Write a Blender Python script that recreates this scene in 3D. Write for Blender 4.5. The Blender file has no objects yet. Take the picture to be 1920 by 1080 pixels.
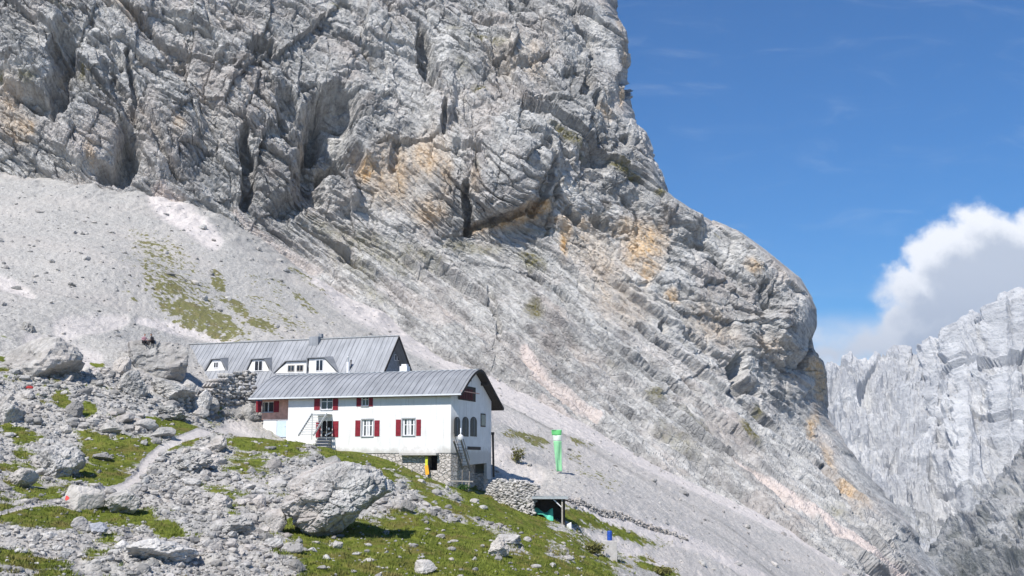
import bpy, bmesh, math, random
import numpy as np
from mathutils import Vector, Matrix

# ------------------------------------------------------------------ camera, world, sun
scene = bpy.context.scene
COL = scene.collection
W0, H0, F, HOR = 1920.0, 1080.0, 2059.0, 9.1
P = math.radians(HOR)
cam_d = bpy.data.cameras.new("camera")
cam = bpy.data.objects.new("camera", cam_d)
COL.objects.link(cam)
cam_d.sensor_width = 36.0
cam_d.lens = 36.0 * F / W0
cam_d.clip_start = 0.3
cam_d.clip_end = 60000
cam.rotation_euler = (math.radians(90) + P, 0, 0)
scene.camera = cam

SUN_AZ, SUN_EL = math.radians(31), math.radians(50)       # behind the camera, to its left
sun_dir = Vector((-math.sin(SUN_AZ) * math.cos(SUN_EL), -math.cos(SUN_AZ) * math.cos(SUN_EL), math.sin(SUN_EL)))
sd = bpy.data.lights.new("sun", 'SUN')
sd.energy = 5.0
sd.angle = math.radians(0.5)
sd.color = (1.0, 0.955, 0.89)
so = bpy.data.objects.new("sun", sd)
COL.objects.link(so)
so.rotation_euler = sun_dir.to_track_quat('Z', 'Y').to_euler()

scene.view_settings.view_transform = 'Standard'
scene.view_settings.look = 'None'
scene.view_settings.gamma = 1
scene.view_settings.use_curve_mapping = False
scene.view_settings.exposure = 0.5
SKY_STRENGTH = 0.088
HAZE = 0.0001

f_ = np.array([0, math.cos(P), math.sin(P)])
u_ = np.array([0, -math.sin(P), math.cos(P)])
r_ = np.array([1.0, 0, 0])


def ray(px, py):
    return f_ + r_ * (px - 960) / F + u_ * (540 - py) / F


def at(px, py, Y):
    d = ray(px, py)
    return Vector(d * (Y / d[1]))


def project(x, y, z):
    cz = y * f_[1] + z * f_[2]
    cy = y * u_[1] + z * u_[2]
    return 960 + F * x / cz, 540 - F * cy / cz


# ------------------------------------------------------------------ node helpers
class NT:
    def __init__(s, tree):
        s.t = tree
        s.n = tree.nodes
        s.l = tree.links

    def new(s, typ, **kw):
        nd = s.n.new(typ)
        for k, v in kw.items():
            setattr(nd, k, v)
        return nd

    def put(s, sock, v):
        if v is None:
            return
        if isinstance(v, bpy.types.NodeSocket):
            s.l.new(v, sock)
        else:
            if isinstance(v, (tuple, list)) and len(v) == 3 and sock.type == 'RGBA':
                v = tuple(v) + (1,)
            sock.default_value = v

    def math(s, op, a, b=None, c=None, clamp=False):
        nd = s.new('ShaderNodeMath', operation=op)
        nd.use_clamp = clamp
        for i, v in enumerate((a, b, c)):
            s.put(nd.inputs[i], v)
        return nd.outputs[0]

    def vmath(s, op, a, b=None):
        nd = s.new('ShaderNodeVectorMath', operation=op)
        s.put(nd.inputs[0], a)
        s.put(nd.inputs[1], b)
        return nd.outputs[0]

    def mix(s, fac, a, b, blend='MIX'):
        nd = s.new('ShaderNodeMix', data_type='RGBA', blend_type=blend)
        nd.clamp_factor = True
        s.put(nd.inputs[0], fac)
        s.put(nd.inputs[6], a)
        s.put(nd.inputs[7], b)
        return nd.outputs[2]

    def noise(s, vec, scale, detail=4, rough=0.55, dist=0.0, out=0):
        nd = s.new('ShaderNodeTexNoise')
        s.put(nd.inputs['Vector'], vec)
        nd.inputs['Scale'].default_value = scale
        nd.inputs['Detail'].default_value = detail
        nd.inputs['Roughness'].default_value = rough
        nd.inputs['Distortion'].default_value = dist
        return nd.outputs[out]

    def voro(s, vec, scale, feature='F1', out='Distance'):
        nd = s.new('ShaderNodeTexVoronoi', feature=feature)
        s.put(nd.inputs['Vector'], vec)
        nd.inputs['Scale'].default_value = scale
        return nd.outputs[out]

    def ramp(s, v, lo, hi, a=0.0, b=1.0, smooth=True):
        nd = s.new('ShaderNodeMapRange', interpolation_type='SMOOTHSTEP' if smooth else 'LINEAR')
        s.put(nd.inputs['Value'], v)
        nd.inputs['From Min'].default_value = lo
        nd.inputs['From Max'].default_value = hi
        nd.inputs['To Min'].default_value = a
        nd.inputs['To Max'].default_value = b
        return nd.outputs[0]

    def mapping(s, vec, rot=(0, 0, 0), scale=(1, 1, 1)):
        nd = s.new('ShaderNodeMapping')
        s.put(nd.inputs['Vector'], vec)
        nd.inputs['Rotation'].default_value = rot
        nd.inputs['Scale'].default_value = scale
        return nd.outputs[0]

    def bump(s, h, strength, dist, normal=None):
        nd = s.new('ShaderNodeBump')
        s.put(nd.inputs['Height'], h)
        nd.inputs['Strength'].default_value = strength
        nd.inputs['Distance'].default_value = dist
        if normal is not None:
            s.put(nd.inputs['Normal'], normal)
        return nd.outputs[0]


def material(name):
    m = bpy.data.materials.new(name)
    m.use_nodes = True
    t = NT(m.node_tree)
    b = m.node_tree.nodes['Principled BSDF']
    b.inputs['Specular IOR Level'].default_value = 0.25
    return m, t, b


def simple(name, color, rough=0.7, var=0.12, scale=3.0, metal=0.0, bump=0.0, bscale=20, spec=0.3):
    m, t, b = material(name)
    tc = t.new('ShaderNodeTexCoord').outputs['Object']
    n = t.noise(tc, scale, 5, 0.6)
    c = t.mix(t.ramp(n, 0.25, 0.75), tuple(x * (1 - var) for x in color), tuple(min(1, x * (1 + var)) for x in color))
    t.put(b.inputs['Base Color'], c)
    b.inputs['Roughness'].default_value = rough
    b.inputs['Metallic'].default_value = metal
    b.inputs['Specular IOR Level'].default_value = spec
    if bump:
        t.put(b.inputs['Normal'], t.bump(t.noise(tc, bscale, 4), bump, 0.05))
    return m


# ------------------------------------------------------------------ sky with clouds
world = bpy.data.worlds.new("World")
scene.world = world
world.use_nodes = True
wt = NT(world.node_tree)
bg = world.node_tree.nodes['Background']
sky = wt.new('ShaderNodeTexSky', sky_type='NISHITA')
sky.sun_disc = False
sky.sun_elevation = SUN_EL
sky.sun_rotation = math.pi + SUN_AZ
sky.altitude = 2000
sky.air_density = 1.0
sky.dust_density = 0.4
sky.ozone_density = 1.6
gen = wt.new('ShaderNodeTexCoord').outputs['Generated']
sep = wt.new('ShaderNodeSeparateXYZ')
wt.put(sep.inputs[0], gen)
yy = wt.math('MAXIMUM', sep.outputs[1], 0.05)
U = wt.math('DIVIDE', sep.outputs[0], yy)
V = wt.math('DIVIDE', sep.outputs[2], yy)
comb = wt.new('ShaderNodeCombineXYZ')
wt.put(comb.inputs[0], U)
wt.put(comb.inputs[1], V)
UV = comb.outputs[0]


def skyuv(px, py):
    d = ray(px, py)
    return d[0] / d[1], d[2] / d[1]


def cloud_density(shift, detail_amp=1.0):
    base = wt.vmath('ADD', UV, shift)
    w1 = wt.vmath('SUBTRACT', wt.noise(base, 16, 6, 0.62, out=1), (0.5, 0.5, 0.5))
    w1 = wt.vmath('MULTIPLY', w1, (0.07 * detail_amp, 0.07 * detail_amp, 0))
    p = wt.vmath('ADD', base, w1)
    dens = None
    for (px, py, rx, ry, gain) in CLOUDS:
        cu, cv = skyuv(px, py)
        d = wt.vmath('SUBTRACT', p, (cu, cv, 0))
        d = wt.vmath('MULTIPLY', d, (F / rx, F / ry, 0))
        ln = wt.new('ShaderNodeVectorMath', operation='LENGTH')
        wt.put(ln.inputs[0], d)
        v = wt.math('MULTIPLY', wt.math('SUBTRACT', 1.0, ln.outputs['Value']), gain)
        dens = v if dens is None else wt.math('SMOOTH_MAX', dens, v, 0.15)
    return dens


CLOUDS = [(1845, 470, 105, 95, 1.5), (1770, 500, 90, 90, 1.4), (1900, 540, 150, 130, 1.5), (1720, 535, 95, 50, 0.9),
          (1790, 590, 130, 90, 1.3), (1690, 515, 65, 28, 0.7), (1715, 610, 85, 70, 1.2), (1660, 640, 100, 45, 0.8), (1600, 650, 90, 36, 0.55), (1540, 655, 70, 30, 0.5), (1960, 450, 90, 75, 1.3),
          (2100, 520, 160, 150, 1.4), (1840, 640, 140, 60, 1.2)]
D0 = cloud_density((0, 0, 0))
D1 = cloud_density((-0.014, 0.022, 0))            # towards the sun: how much cloud lies there
alpha = wt.ramp(D0, -0.03, 0.5)
fine = wt.noise(UV, 60, 5, 0.6)
thick = wt.math('ADD', D1, wt.math('MULTIPLY', wt.math('SUBTRACT', fine, 0.5), 0.35))
lit = wt.ramp(thick, -.05, 0.75, 1.0, 0.0)
low = wt.ramp(V, skyuv(0, 690)[1], skyuv(0, 500)[1])
lit = wt.math('MULTIPLY', lit, wt.math('ADD', wt.math('MULTIPLY', low, 0.6), 0.4))
lit = wt.math('ADD', wt.math('MULTIPLY', lit, 0.75), wt.math('MULTIPLY', low, 0.25))
ccol = wt.mix(lit, (3.4, 4.1, 5.3), (9.4, 9.6, 10.0))
# thin veil low over the far ridge and high wisps
veil_n = wt.noise(wt.vmath('MULTIPLY', UV, (1, 1.6, 1)), 22, 6, 0.6)
veil = wt.math('MULTIPLY', wt.ramp(V, skyuv(0, 640)[1], skyuv(0, 570)[1], 1.0, 0.0),
               wt.ramp(veil_n, 0.3, 0.62, 0.45, 0.9))
veil = wt.math('MULTIPLY', veil, wt.ramp(U, skyuv(1900, 0)[0], skyuv(1500, 0)[0], 0.6, 1.0))
wis_n = wt.noise(wt.mapping(UV, (0, 0, 0.5), (1.2, 4.5, 1)), 9, 6, 0.62, 0.8)
wisp = wt.ramp(wis_n, 0.50, 0.9, 0.0, 0.13)
hs = wt.new('ShaderNodeHueSaturation')
hs.inputs['Hue'].default_value = 0.505
hs.inputs['Saturation'].default_value = 1.85
hs.inputs['Value'].default_value = 1.08
wt.put(hs.inputs['Color'], sky.outputs[0])
colr = wt.mix(wisp, hs.outputs[0], (8, 8.6, 9.3))
colr = wt.mix(veil, colr, (6.6, 7.3, 8.4))
colr = wt.mix(alpha, colr, ccol)
wt.put(bg.inputs['Color'], colr)
bg.inputs['Strength'].default_value = SKY_STRENGTH

# ------------------------------------------------------------------ numpy noise
RNG = np.random.default_rng(7)


def _h(ix, iy, iz, seed):
    h = (ix.astype(np.uint32) * np.uint32(374761393) + iy.astype(np.uint32) * np.uint32(668265263)
         + iz.astype(np.uint32) * np.uint32(2147483647 - 58) + np.uint32(seed * 1013904223 & 0xffffffff))
    h = (h ^ (h >> np.uint32(13))) * np.uint32(1274126177)
    h = (h ^ (h >> np.uint32(16))) * np.uint32(2246822519)
    return h ^ (h >> np.uint32(15))


def perlin(x, y, z, seed=0):
    x = np.asarray(x, np.float32); y = np.asarray(y, np.float32); z = np.asarray(z, np.float32)
    xi = np.floor(x); yi = np.floor(y); zi = np.floor(z)
    fx = x - xi; fy = y - yi; fz = z - zi
    xi = xi.astype(np.int32); yi = yi.astype(np.int32); zi = zi.astype(np.int32)
    ux = fx * fx * fx * (fx * (fx * 6 - 15) + 10)
    uy = fy * fy * fy * (fy * (fy * 6 - 15) + 10)
    uz = fz * fz * fz * (fz * (fz * 6 - 15) + 10)

    def g(dx, dy, dz):
        h = _h(xi + dx, yi + dy, zi + dz, seed)
        gx = (h & np.uint32(1023)).astype(np.float32) / 511.5 - 1
        gy = ((h >> np.uint32(10)) & np.uint32(1023)).astype(np.float32) / 511.5 - 1
        gz = ((h >> np.uint32(20)) & np.uint32(1023)).astype(np.float32) / 511.5 - 1
        return gx * (fx - dx) + gy * (fy - dy) + gz * (fz - dz)
    a = g(0, 0, 0); a += ux * (g(1, 0, 0) - a)
    b = g(0, 1, 0); b += ux * (g(1, 1, 0) - b)
    a += uy * (b - a)
    c = g(0, 0, 1); c += ux * (g(1, 0, 1) - c)
    d = g(0, 1, 1); d += ux * (g(1, 1, 1) - d)
    c += uy * (d - c)
    return a + uz * (c - a)


def fbm(x, y, z, octs=5, gain=0.5, lac=2.03, seed=0, ridged=False):
    out = 0; amp = 1.0; tot = 0
    for o in range(octs):
        n = perlin(x, y, z, seed + o * 17)
        if ridged:
            n = 1 - np.abs(n) * 2.2
        out = out + n * amp
        tot += amp
        amp *= gain
        x = x * lac + 13.1; y = y * lac + 7.7; z = z * lac + 3.3
    return out / tot


def worley2(x, y, seed=0, tilt=0.3):
    """random flat chips: (height of the chip incl. its tilt, F2-F1)"""
    x = np.asarray(x, np.float32); y = np.asarray(y, np.float32)
    xi = np.floor(x).astype(np.int32); yi = np.floor(y).astype(np.int32)
    f1 = np.full(x.shape, 9e9, np.float32); f2 = f1.copy(); hh = np.zeros_like(f1)
    zz = np.zeros_like(xi)
    for dx in (-1, 0, 1):
        for dy in (-1, 0, 1):
            h = _h(xi + dx, yi + dy, zz, seed)
            px = xi + dx + (h & np.uint32(255)).astype(np.float32) / 255
            py = yi + dy + ((h >> np.uint32(8)) & np.uint32(255)).astype(np.float32) / 255
            ddx = x - px; ddy = y - py
            d = ddx * ddx + ddy * ddy
            g = _h(xi + dx, yi + dy, zz, seed + 99)
            val = ((g & np.uint32(255)).astype(np.float32) / 127.5 - 1
                   + tilt * (ddx * (((g >> np.uint32(8)) & np.uint32(255)).astype(np.float32) / 127.5 - 1)
                             + ddy * (((g >> np.uint32(16)) & np.uint32(255)).astype(np.float32) / 127.5 - 1)) * 2)
            near = d < f1
            f2 = np.where(near, f1, np.minimum(f2, d))
            hh = np.where(near, val, hh)
            f1 = np.where(near, d, f1)
    return hh, np.sqrt(f2) - np.sqrt(f1)


def smooth(a, b, x):
    t = np.clip((x - a) / (b - a), 0, 1)
    return t * t * (3 - 2 * t)


class TPS:
    def __init__(s, pts, vals, lam=1e-4):
        p = np.asarray(pts, float); v = np.asarray(vals, float)
        s.p = p; n = len(p)
        K = s.k(((p[:, None] - p[None]) ** 2).sum(-1)) + lam * np.eye(n)
        Q = np.c_[np.ones(n), p]
        A = np.block([[K, Q], [Q.T, np.zeros((3, 3))]])
        w = np.linalg.solve(A, np.r_[v, 0, 0, 0])
        s.w = w[:n]; s.a = w[n:]

    @staticmethod
    def k(r2):
        return 0.5 * r2 * np.log(r2 + 1e-12)

    def __call__(s, x, y):
        out = s.a[0] + s.a[1] * x + s.a[2] * y
        for (px, py), w in zip(s.p, s.w):
            out = out + w * s.k((x - px) ** 2 + (y - py) ** 2)
        return out


def blobs(px, py, lst, wx=0, wy=0, soft=0.5):
    """largest of many soft rotated ellipses (x, y, rx, ry, turn[, gain])"""
    out = np.zeros(px.shape, np.float32)
    for b in lst:
        cx, cy, rx, ry, rot = b[:5]
        gain = b[5] if len(b) > 5 else 1.0
        R = max(rx, ry) * 2.0 + 20
        sel = np.where((np.abs(px - cx) < R) & (np.abs(py - cy) < R))
        if len(sel[0]) == 0:
            continue
        c, s = math.cos(math.radians(rot)), math.sin(math.radians(rot))
        dx = px[sel] - cx; dy = py[sel] - cy
        if not np.isscalar(wx):
            dx = dx + wx[sel]; dy = dy + wy[sel]
        a = (dx * c + dy * s) / rx; d = (-dx * s + dy * c) / ry
        q = np.sqrt(a * a + d * d)
        v = gain * (1 - smooth(1 - soft, 1 + soft * 0.6, q))
        out[sel] = np.maximum(out[sel], v)
    return out


def strokes(px, py, lst, wx=0, wy=0):
    """soft polylines ([(x, y, halfwidth), ...], gain)"""
    out = np.zeros(px.shape, np.float32)
    for pts, gain in lst:
        for (x0, y0, w0), (x1, y1, w1) in zip(pts[:-1], pts[1:]):
            m = max(w0, w1) * 2 + 25
            sel = np.where((px > min(x0, x1) - m) & (px < max(x0, x1) + m) & (py > min(y0, y1) - m) & (py < max(y0, y1) + m))
            if len(sel[0]) == 0:
                continue
            X = px[sel]; Y = py[sel]
            if not np.isscalar(wx):
                X = X + wx[sel]; Y = Y + wy[sel]
            dx, dy = x1 - x0, y1 - y0
            t = np.clip(((X - x0) * dx + (Y - y0) * dy) / (dx * dx + dy * dy), 0, 1)
            d = np.hypot(X - x0 - t * dx, Y - y0 - t * dy)
            w = w0 + t * (w1 - w0)
            out[sel] = np.maximum(out[sel], gain * (1 - smooth(0.55, 1.25, d / w)))
    return out


# ------------------------------------------------------------------ object helpers
def tag(o, label=None, cat=None, group=None, kind=None):
    if label: o['label'] = label
    if cat: o['category'] = cat
    if group: o['group'] = group
    if kind: o['kind'] = kind
    return o


def np_mesh(name, verts, quads, mat, masks=None, smooth_shade=True):
    me = bpy.data.meshes.new(name)
    verts = np.ascontiguousarray(verts, np.float32)
    k = quads.shape[1]
    me.vertices.add(len(verts))
    me.vertices.foreach_set('co', verts.ravel())
    me.loops.add(quads.size)
    me.loops.foreach_set('vertex_index', np.ascontiguousarray(quads, np.int32).ravel())
    me.polygons.add(len(quads))
    me.polygons.foreach_set('loop_start', np.arange(0, quads.size, k, dtype=np.int32))
    me.polygons.foreach_set('use_smooth', np.full(len(quads), smooth_shade))
    me.update(calc_edges=True)
    if masks is not None:
        for nm, arr in masks.items():
            at_ = me.attributes.new(nm, 'FLOAT', 'POINT')
            at_.data.foreach_set('value', np.ascontiguousarray(arr, np.float32))
    me.materials.append(mat)
    o = bpy.data.objects.new(name, me)
    COL.objects.link(o)
    return o


def compact(verts, quads, masks):
    used = np.zeros(len(verts), bool)
    used[quads.ravel()] = True
    idx = np.cumsum(used) - 1
    return verts[used], idx[quads], {k: v[used] for k, v in masks.items()}


def grid_quads(nr, nc, keep=None):
    i = np.arange(nr * nc).reshape(nr, nc)
    q = np.stack([i[:-1, :-1], i[:-1, 1:], i[1:, 1:], i[1:, :-1]], -1).reshape(-1, 4)
    if keep is not None:
        q = q[keep.reshape(-1)]
    return q


def grid_normals(Pm):
    du = np.gradient(Pm, axis=1); dv = np.gradient(Pm, axis=0)
    n = np.cross(du, dv)
    n /= np.linalg.norm(n, axis=-1, keepdims=True) + 1e-9
    return n


def box_blur(a, k):
    for ax in (0, 1):
        pad = [(0, 0), (0, 0)]
        pad[ax] = (k + 1, k)
        c = np.cumsum(np.pad(a, pad, mode='edge').astype(np.float64), axis=ax)
        if ax == 0:
            a = (c[2 * k + 1:] - c[:-2 * k - 1]) / (2 * k + 1)
        else:
            a = (c[:, 2 * k + 1:] - c[:, :-2 * k - 1]) / (2 * k + 1)
    return a.astype(np.float32)


# ------------------------------------------------------------------ rock and ground materials
def attr(t, name):
    nd = t.new('ShaderNodeAttribute', attribute_name=name)
    return nd.outputs['Fac']


def rock_material(name, light, dark, scale=1.0, masks=True, vary=True, bed=(0.0, 0.66, 0.0), fine=2.2, bump=0.6):
    m, t, b = material(name)
    geo = t.new('ShaderNodeNewGeometry').outputs['Position']
    big = t.noise(geo, 0.035 * scale, 5, 0.6)
    mid = t.noise(geo, 0.22 * scale, 6, 0.68, 0.4)
    sm = t.noise(geo, 1.1 * scale, 5, 0.7)
    if masks:
        cb_ = t.new('ShaderNodeCombineXYZ')
        t.put(cb_.inputs[0], attr(t, 'along')); t.put(cb_.inputs[1], t.math('MULTIPLY', attr(t, 'across'), 7.0))
        st = t.noise(cb_.outputs[0], 1.7, 7, 0.7, 0.35)
        ln = t.noise(t.vmath('MULTIPLY', cb_.outputs[0], (1.6, 1.3, 1)), 2.0, 5, 0.6, 0.2)
    else:
        bedv = t.mapping(t.mapping(geo, bed), (0, 0, 0), (0.16, 0.3, 1.0))
        st = t.noise(bedv, 1.3 * scale, 6, 0.7, 0.6)
    v = t.math('ADD', t.math('MULTIPLY', big, 0.8), t.math('MULTIPLY', mid, 0.9))
    v = t.math('ADD', v, t.math('MULTIPLY', sm, 0.8))
    v = t.math('ADD', v, t.math('MULTIPLY', st, 0.9))
    v = t.ramp(v, 1.36, 2.0)
    col = t.mix(v, dark, light)
    # lichen and weather spots
    spot = t.noise(geo, 2.6 * scale, 4, 0.75)
    col = t.mix(t.ramp(spot, 0.58, 0.72, 0, 0.45), col, tuple(x * 0.5 for x in dark))
    warm = t.noise(geo, 0.06 * scale, 4, 0.6)
    col = t.mix(t.ramp(warm, 0.46, 0.70, 0, 0.42), col, (0.44, 0.375, 0.335))
    if not masks and vary:
        ri = t.new('ShaderNodeNewGeometry').outputs['Random Per Island']
        oi = t.new('ShaderNodeObjectInfo').outputs['Random']
        rnd = t.math('FRACT', t.math('ADD', ri, oi))
        col = t.mix(t.ramp(rnd, 0.0, 0.55, 0.75, 0), col, (0.17, 0.165, 0.16))
        col = t.mix(t.ramp(rnd, 0.72, 1.0, 0, 0.5), col, (0.50, 0.455, 0.41))
        col = t.mix(t.ramp(t.noise(geo, 0.9, 5, .7), .54, .66, 0, .45), col, (0.19, 0.18, 0.15))
    if masks:
        col = t.mix(t.ramp(ln, 0.57, 0.68, 0, 0.6), col, (0.14, 0.137, 0.135))
        pk = attr(t, 'pink')
        col = t.mix(pk, col, t.mix(sm, (0.48, 0.41, 0.375), (0.62, 0.55, 0.515)))
        oc = t.math('MULTIPLY', attr(t, 'ochre'), t.ramp(t.math('ADD', mid, t.math('MULTIPLY', t.math('SUBTRACT', st, .5), 1.2)), 0.26, 0.52, 0.3, 1.0))
        col = t.mix(oc, col, t.mix(t.ramp(sm, 0.35, 0.65), (0.48, 0.29, 0.115), (0.68, 0.52, 0.34)))
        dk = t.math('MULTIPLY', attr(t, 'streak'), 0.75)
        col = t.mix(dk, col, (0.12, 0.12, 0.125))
        gn = t.math('MULTIPLY', attr(t, 'grass'), t.ramp(sm, 0.38, 0.6, 0.25, 1.0))
        col = t.mix(gn, col, t.mix(mid, (0.10, 0.095, 0.035), (0.19, 0.165, 0.06)))
    t.put(b.inputs['Base Color'], col)
    b.inputs['Roughness'].default_value = 0.95
    b.inputs['Specular IOR Level'].default_value = 0.12
    h = t.math('ADD', t.math('MULTIPLY', t.noise(geo, fine * scale, 6, 0.72), 0.7 if masks else 1.0), t.math('MULTIPLY', st, 1.5 if masks else 0.8))
    vo = t.voro(t.vmath('ADD', geo, t.vmath('MULTIPLY', t.noise(geo, 1.0, 3, out=1), (0.8, 0.8, 0.8))), 0.8 * scale, 'DISTANCE_TO_EDGE')
    h = t.math('ADD', h, t.math('MULTIPLY', t.math('MINIMUM', vo, 0.12), 3.0))
    t.put(b.inputs['Normal'], t.bump(h, bump, 0.55 / scale))
    return m


M_CLIFF = rock_material('limestone_cliff', (0.56, 0.55, 0.53), (0.205, 0.204, 0.202), bump=0.7)


def ground_material():
    m, t, b = material('hillside_ground')
    geo = t.new('ShaderNodeNewGeometry').outputs['Position']
    big = t.noise(geo, 0.05, 4, 0.6)
    sm = t.noise(geo, 1.0, 6, 0.7)
    ti = t.noise(geo, 4.2, 4, 0.7)
    scr = t.mix(t.ramp(ti, 0.3, 0.7), (0.25, 0.243, 0.23), (0.51, 0.496, 0.47))
    scr = t.mix(t.ramp(sm, 0.45, 0.75, 0, 0.55), scr, (0.52, 0.505, 0.48))
    scr = t.mix(t.ramp(big, 0.42, 0.65, 0, 0.4), scr, (0.50, 0.46, 0.425))
    dots = t.noise(geo, 2.4, 3, 0.8)
    scr = t.mix(t.ramp(dots, 0.62, 0.7, 0, 0.55), scr, (0.12, 0.12, 0.12))
    col = t.mix(attr(t, 'pink'), scr, t.mix(ti, (0.56, 0.515, 0.49), (0.68, 0.63, 0.605)))
    col = t.mix(t.math('MULTIPLY', attr(t, 'streak'), 0.7), col, (0.19, 0.185, 0.17))
    gr = t.mix(t.ramp(sm, 0.3, 0.7), (0.072, 0.094, 0.014), (0.185, 0.215, 0.034))
    gr = t.mix(t.ramp(t.noise(geo, 0.5, 4, 0.65), 0.48, 0.68, 0, 0.75), gr, (0.155, 0.12, 0.045))
    gr = t.mix(t.ramp(ti, 0.62, 0.78, 0, 0.5), gr, (0.30, 0.27, 0.13))
    gr = t.mix(t.math('MULTIPLY', attr(t, 'dry'), t.ramp(ti, .35, .65, .5, 1.0)), gr, (0.20, 0.178, 0.105))
    gm = t.ramp(t.math('ADD', attr(t, 'grass'), t.math('MULTIPLY', t.math('SUBTRACT', sm, 0.5), 0.9)), 0.38, 0.58)
    col = t.mix(gm, col, gr)
    t.put(b.inputs['Base Color'], col)
    b.inputs['Roughness'].default_value = 0.97
    b.inputs['Specular IOR Level'].default_value = 0.1
    h = t.math('ADD', t.noise(geo, 3.2, 6, 0.75), t.math('MULTIPLY', sm, 0.8))
    t.put(b.inputs['Normal'], t.bump(h, 0.75, 0.3))
    return m


M_GROUND = ground_material()

# ------------------------------------------------------------------ hillside and scree: one height field
CTRL = [
    (-250, 1080, 38), (0, 1080, 42), (300, 1080, 44), (600, 1080, 47), (900, 1080, 52), (1100, 1080, 60), (1180, 1076, 70),
    (0, 1000, 52), (300, 1000, 55), (600, 1012, 59), (900, 1000, 68), (1040, 1010, 82),
    (0, 930, 62), (150, 950, 64), (400, 930, 70), (620, 900, 79), (750, 930, 76), (850, 945, 80),
    (0, 860, 74), (270, 880, 80), (450, 860, 88), (560, 832, 98), (640, 852, 101),
    (500, 812, 106), (600, 842, 104.5), (680, 852, 103.2), (740, 866, 102.9), (770, 884, 102.5), (845, 906, 101.5), (905, 915, 104), (960, 948, 101),
    (0, 800, 84), (200, 780, 92), (330, 790, 99), (430, 790, 104),
    (-150, 720, 90), (0, 705, 97), (150, 695, 106), (250, 705, 110), (350, 722, 116), (450, 750, 112), (410, 726, 120),
    (0, 625, 112), (100, 660, 114), (270, 645, 122), (340, 712, 130), (330, 640, 147), (420, 730, 130), (-200, 640, 108),
    (0, 520, 150), (0, 420, 186), (200, 500, 162), (300, 600, 142), (450, 640, 150), (430, 560, 176), (600, 630, 172),
    (770, 700, 150), (760, 690, 165), (900, 760, 150), (500, 745, 128), (700, 740, 128),
    (-300, 300, 222), (0, 325, 223), (250, 362, 226), (400, 398, 232), (560, 500, 236), (700, 582, 229), (800, 650, 219),
    (900, 700, 213), (1000, 745, 210), (1250, 880, 203), (1500, 1000, 197), (1600, 1062, 194), (1780, 1180, 190), (2000, 1320, 185),
    (940, 790, 150), (1000, 850, 134), (1050, 882, 124), (1060, 930, 108), (1250, 950, 142), (1300, 1020, 126), (1400, 1080, 126),
    (1000, 935, 103), (1060, 985, 98), (1140, 1030, 100), (1200, 1045, 104), (1250, 1080, 100), (1115, 1035, 92), (1600, 1200, 140),
    (1900, 1400, 140), (1100, 1160, 52), (1400, 1320, 60), (2000, 1600, 80), (600, 1300, 28), (0, 1300, 27), (1100, 1500, 28),
    (-300, 330, 270), (0, 360, 270), (400, 440, 280), (700, 630, 280), (1000, 790, 265), (1500, 1060, 250),
]
cp = np.array([at(a, b, c) for a, b, c in CTRL])
cp = np.r_[cp, [[0, 0, -1.7], [-12, 8, -0.6], [14, 8, -4.5], [0, 20, -2.6], [-20, 0, 0.5], [25, 0, -7], [-2.7, 108.2, -2.5], [-1, 113, -2.4], [0.2, 108, -2.8], [-4.6, 104.3, -2.6]]]
tps_z = TPS(cp[:, :2] / 100, cp[:, 2], 2e-4)

cols = np.arange(-420, 2420, 2.2)
Yr = np.r_[np.geomspace(3, 40, 46, endpoint=False), np.arange(40, 112, 0.19), np.arange(112, 300, 0.42)]
GX = ((cols - 960) / F)[None, :] * Yr[:, None]
GY = np.repeat(Yr[:, None], len(cols), 1)
# coarse evaluation, then linear refinement (the spline is smooth)
ci = np.unique(np.r_[np.arange(0, len(cols), 6), len(cols) - 1]); ri = np.unique(np.r_[np.arange(0, len(Yr), 4), len(Yr) - 1])
Zc = tps_z(GX[np.ix_(ri, ci)] / 100, GY[np.ix_(ri, ci)] / 100)
Zr = np.array([np.interp(np.arange(len(cols)), ci, row) for row in Zc])
GZ = np.empty(GX.shape)
for j in range(len(cols)):
    GZ[:, j] = np.interp(np.arange(len(Yr)), ri, Zr[:, j])
BX, BY = project(GX, GY, GZ)
BX = BX.astype(np.float32); BY = BY.astype(np.float32)
wxn = fbm(GX * 0.12, GY * 0.12, GX * 0, 4, seed=5); wyn = fbm(GX * 0.12, GY * 0.12, GX * 0 + 9, 4, seed=6)
wob = np.where(GY < 112, 34, 26)
wx, wy = wxn * wob * 1.2, wyn * wob

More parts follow.
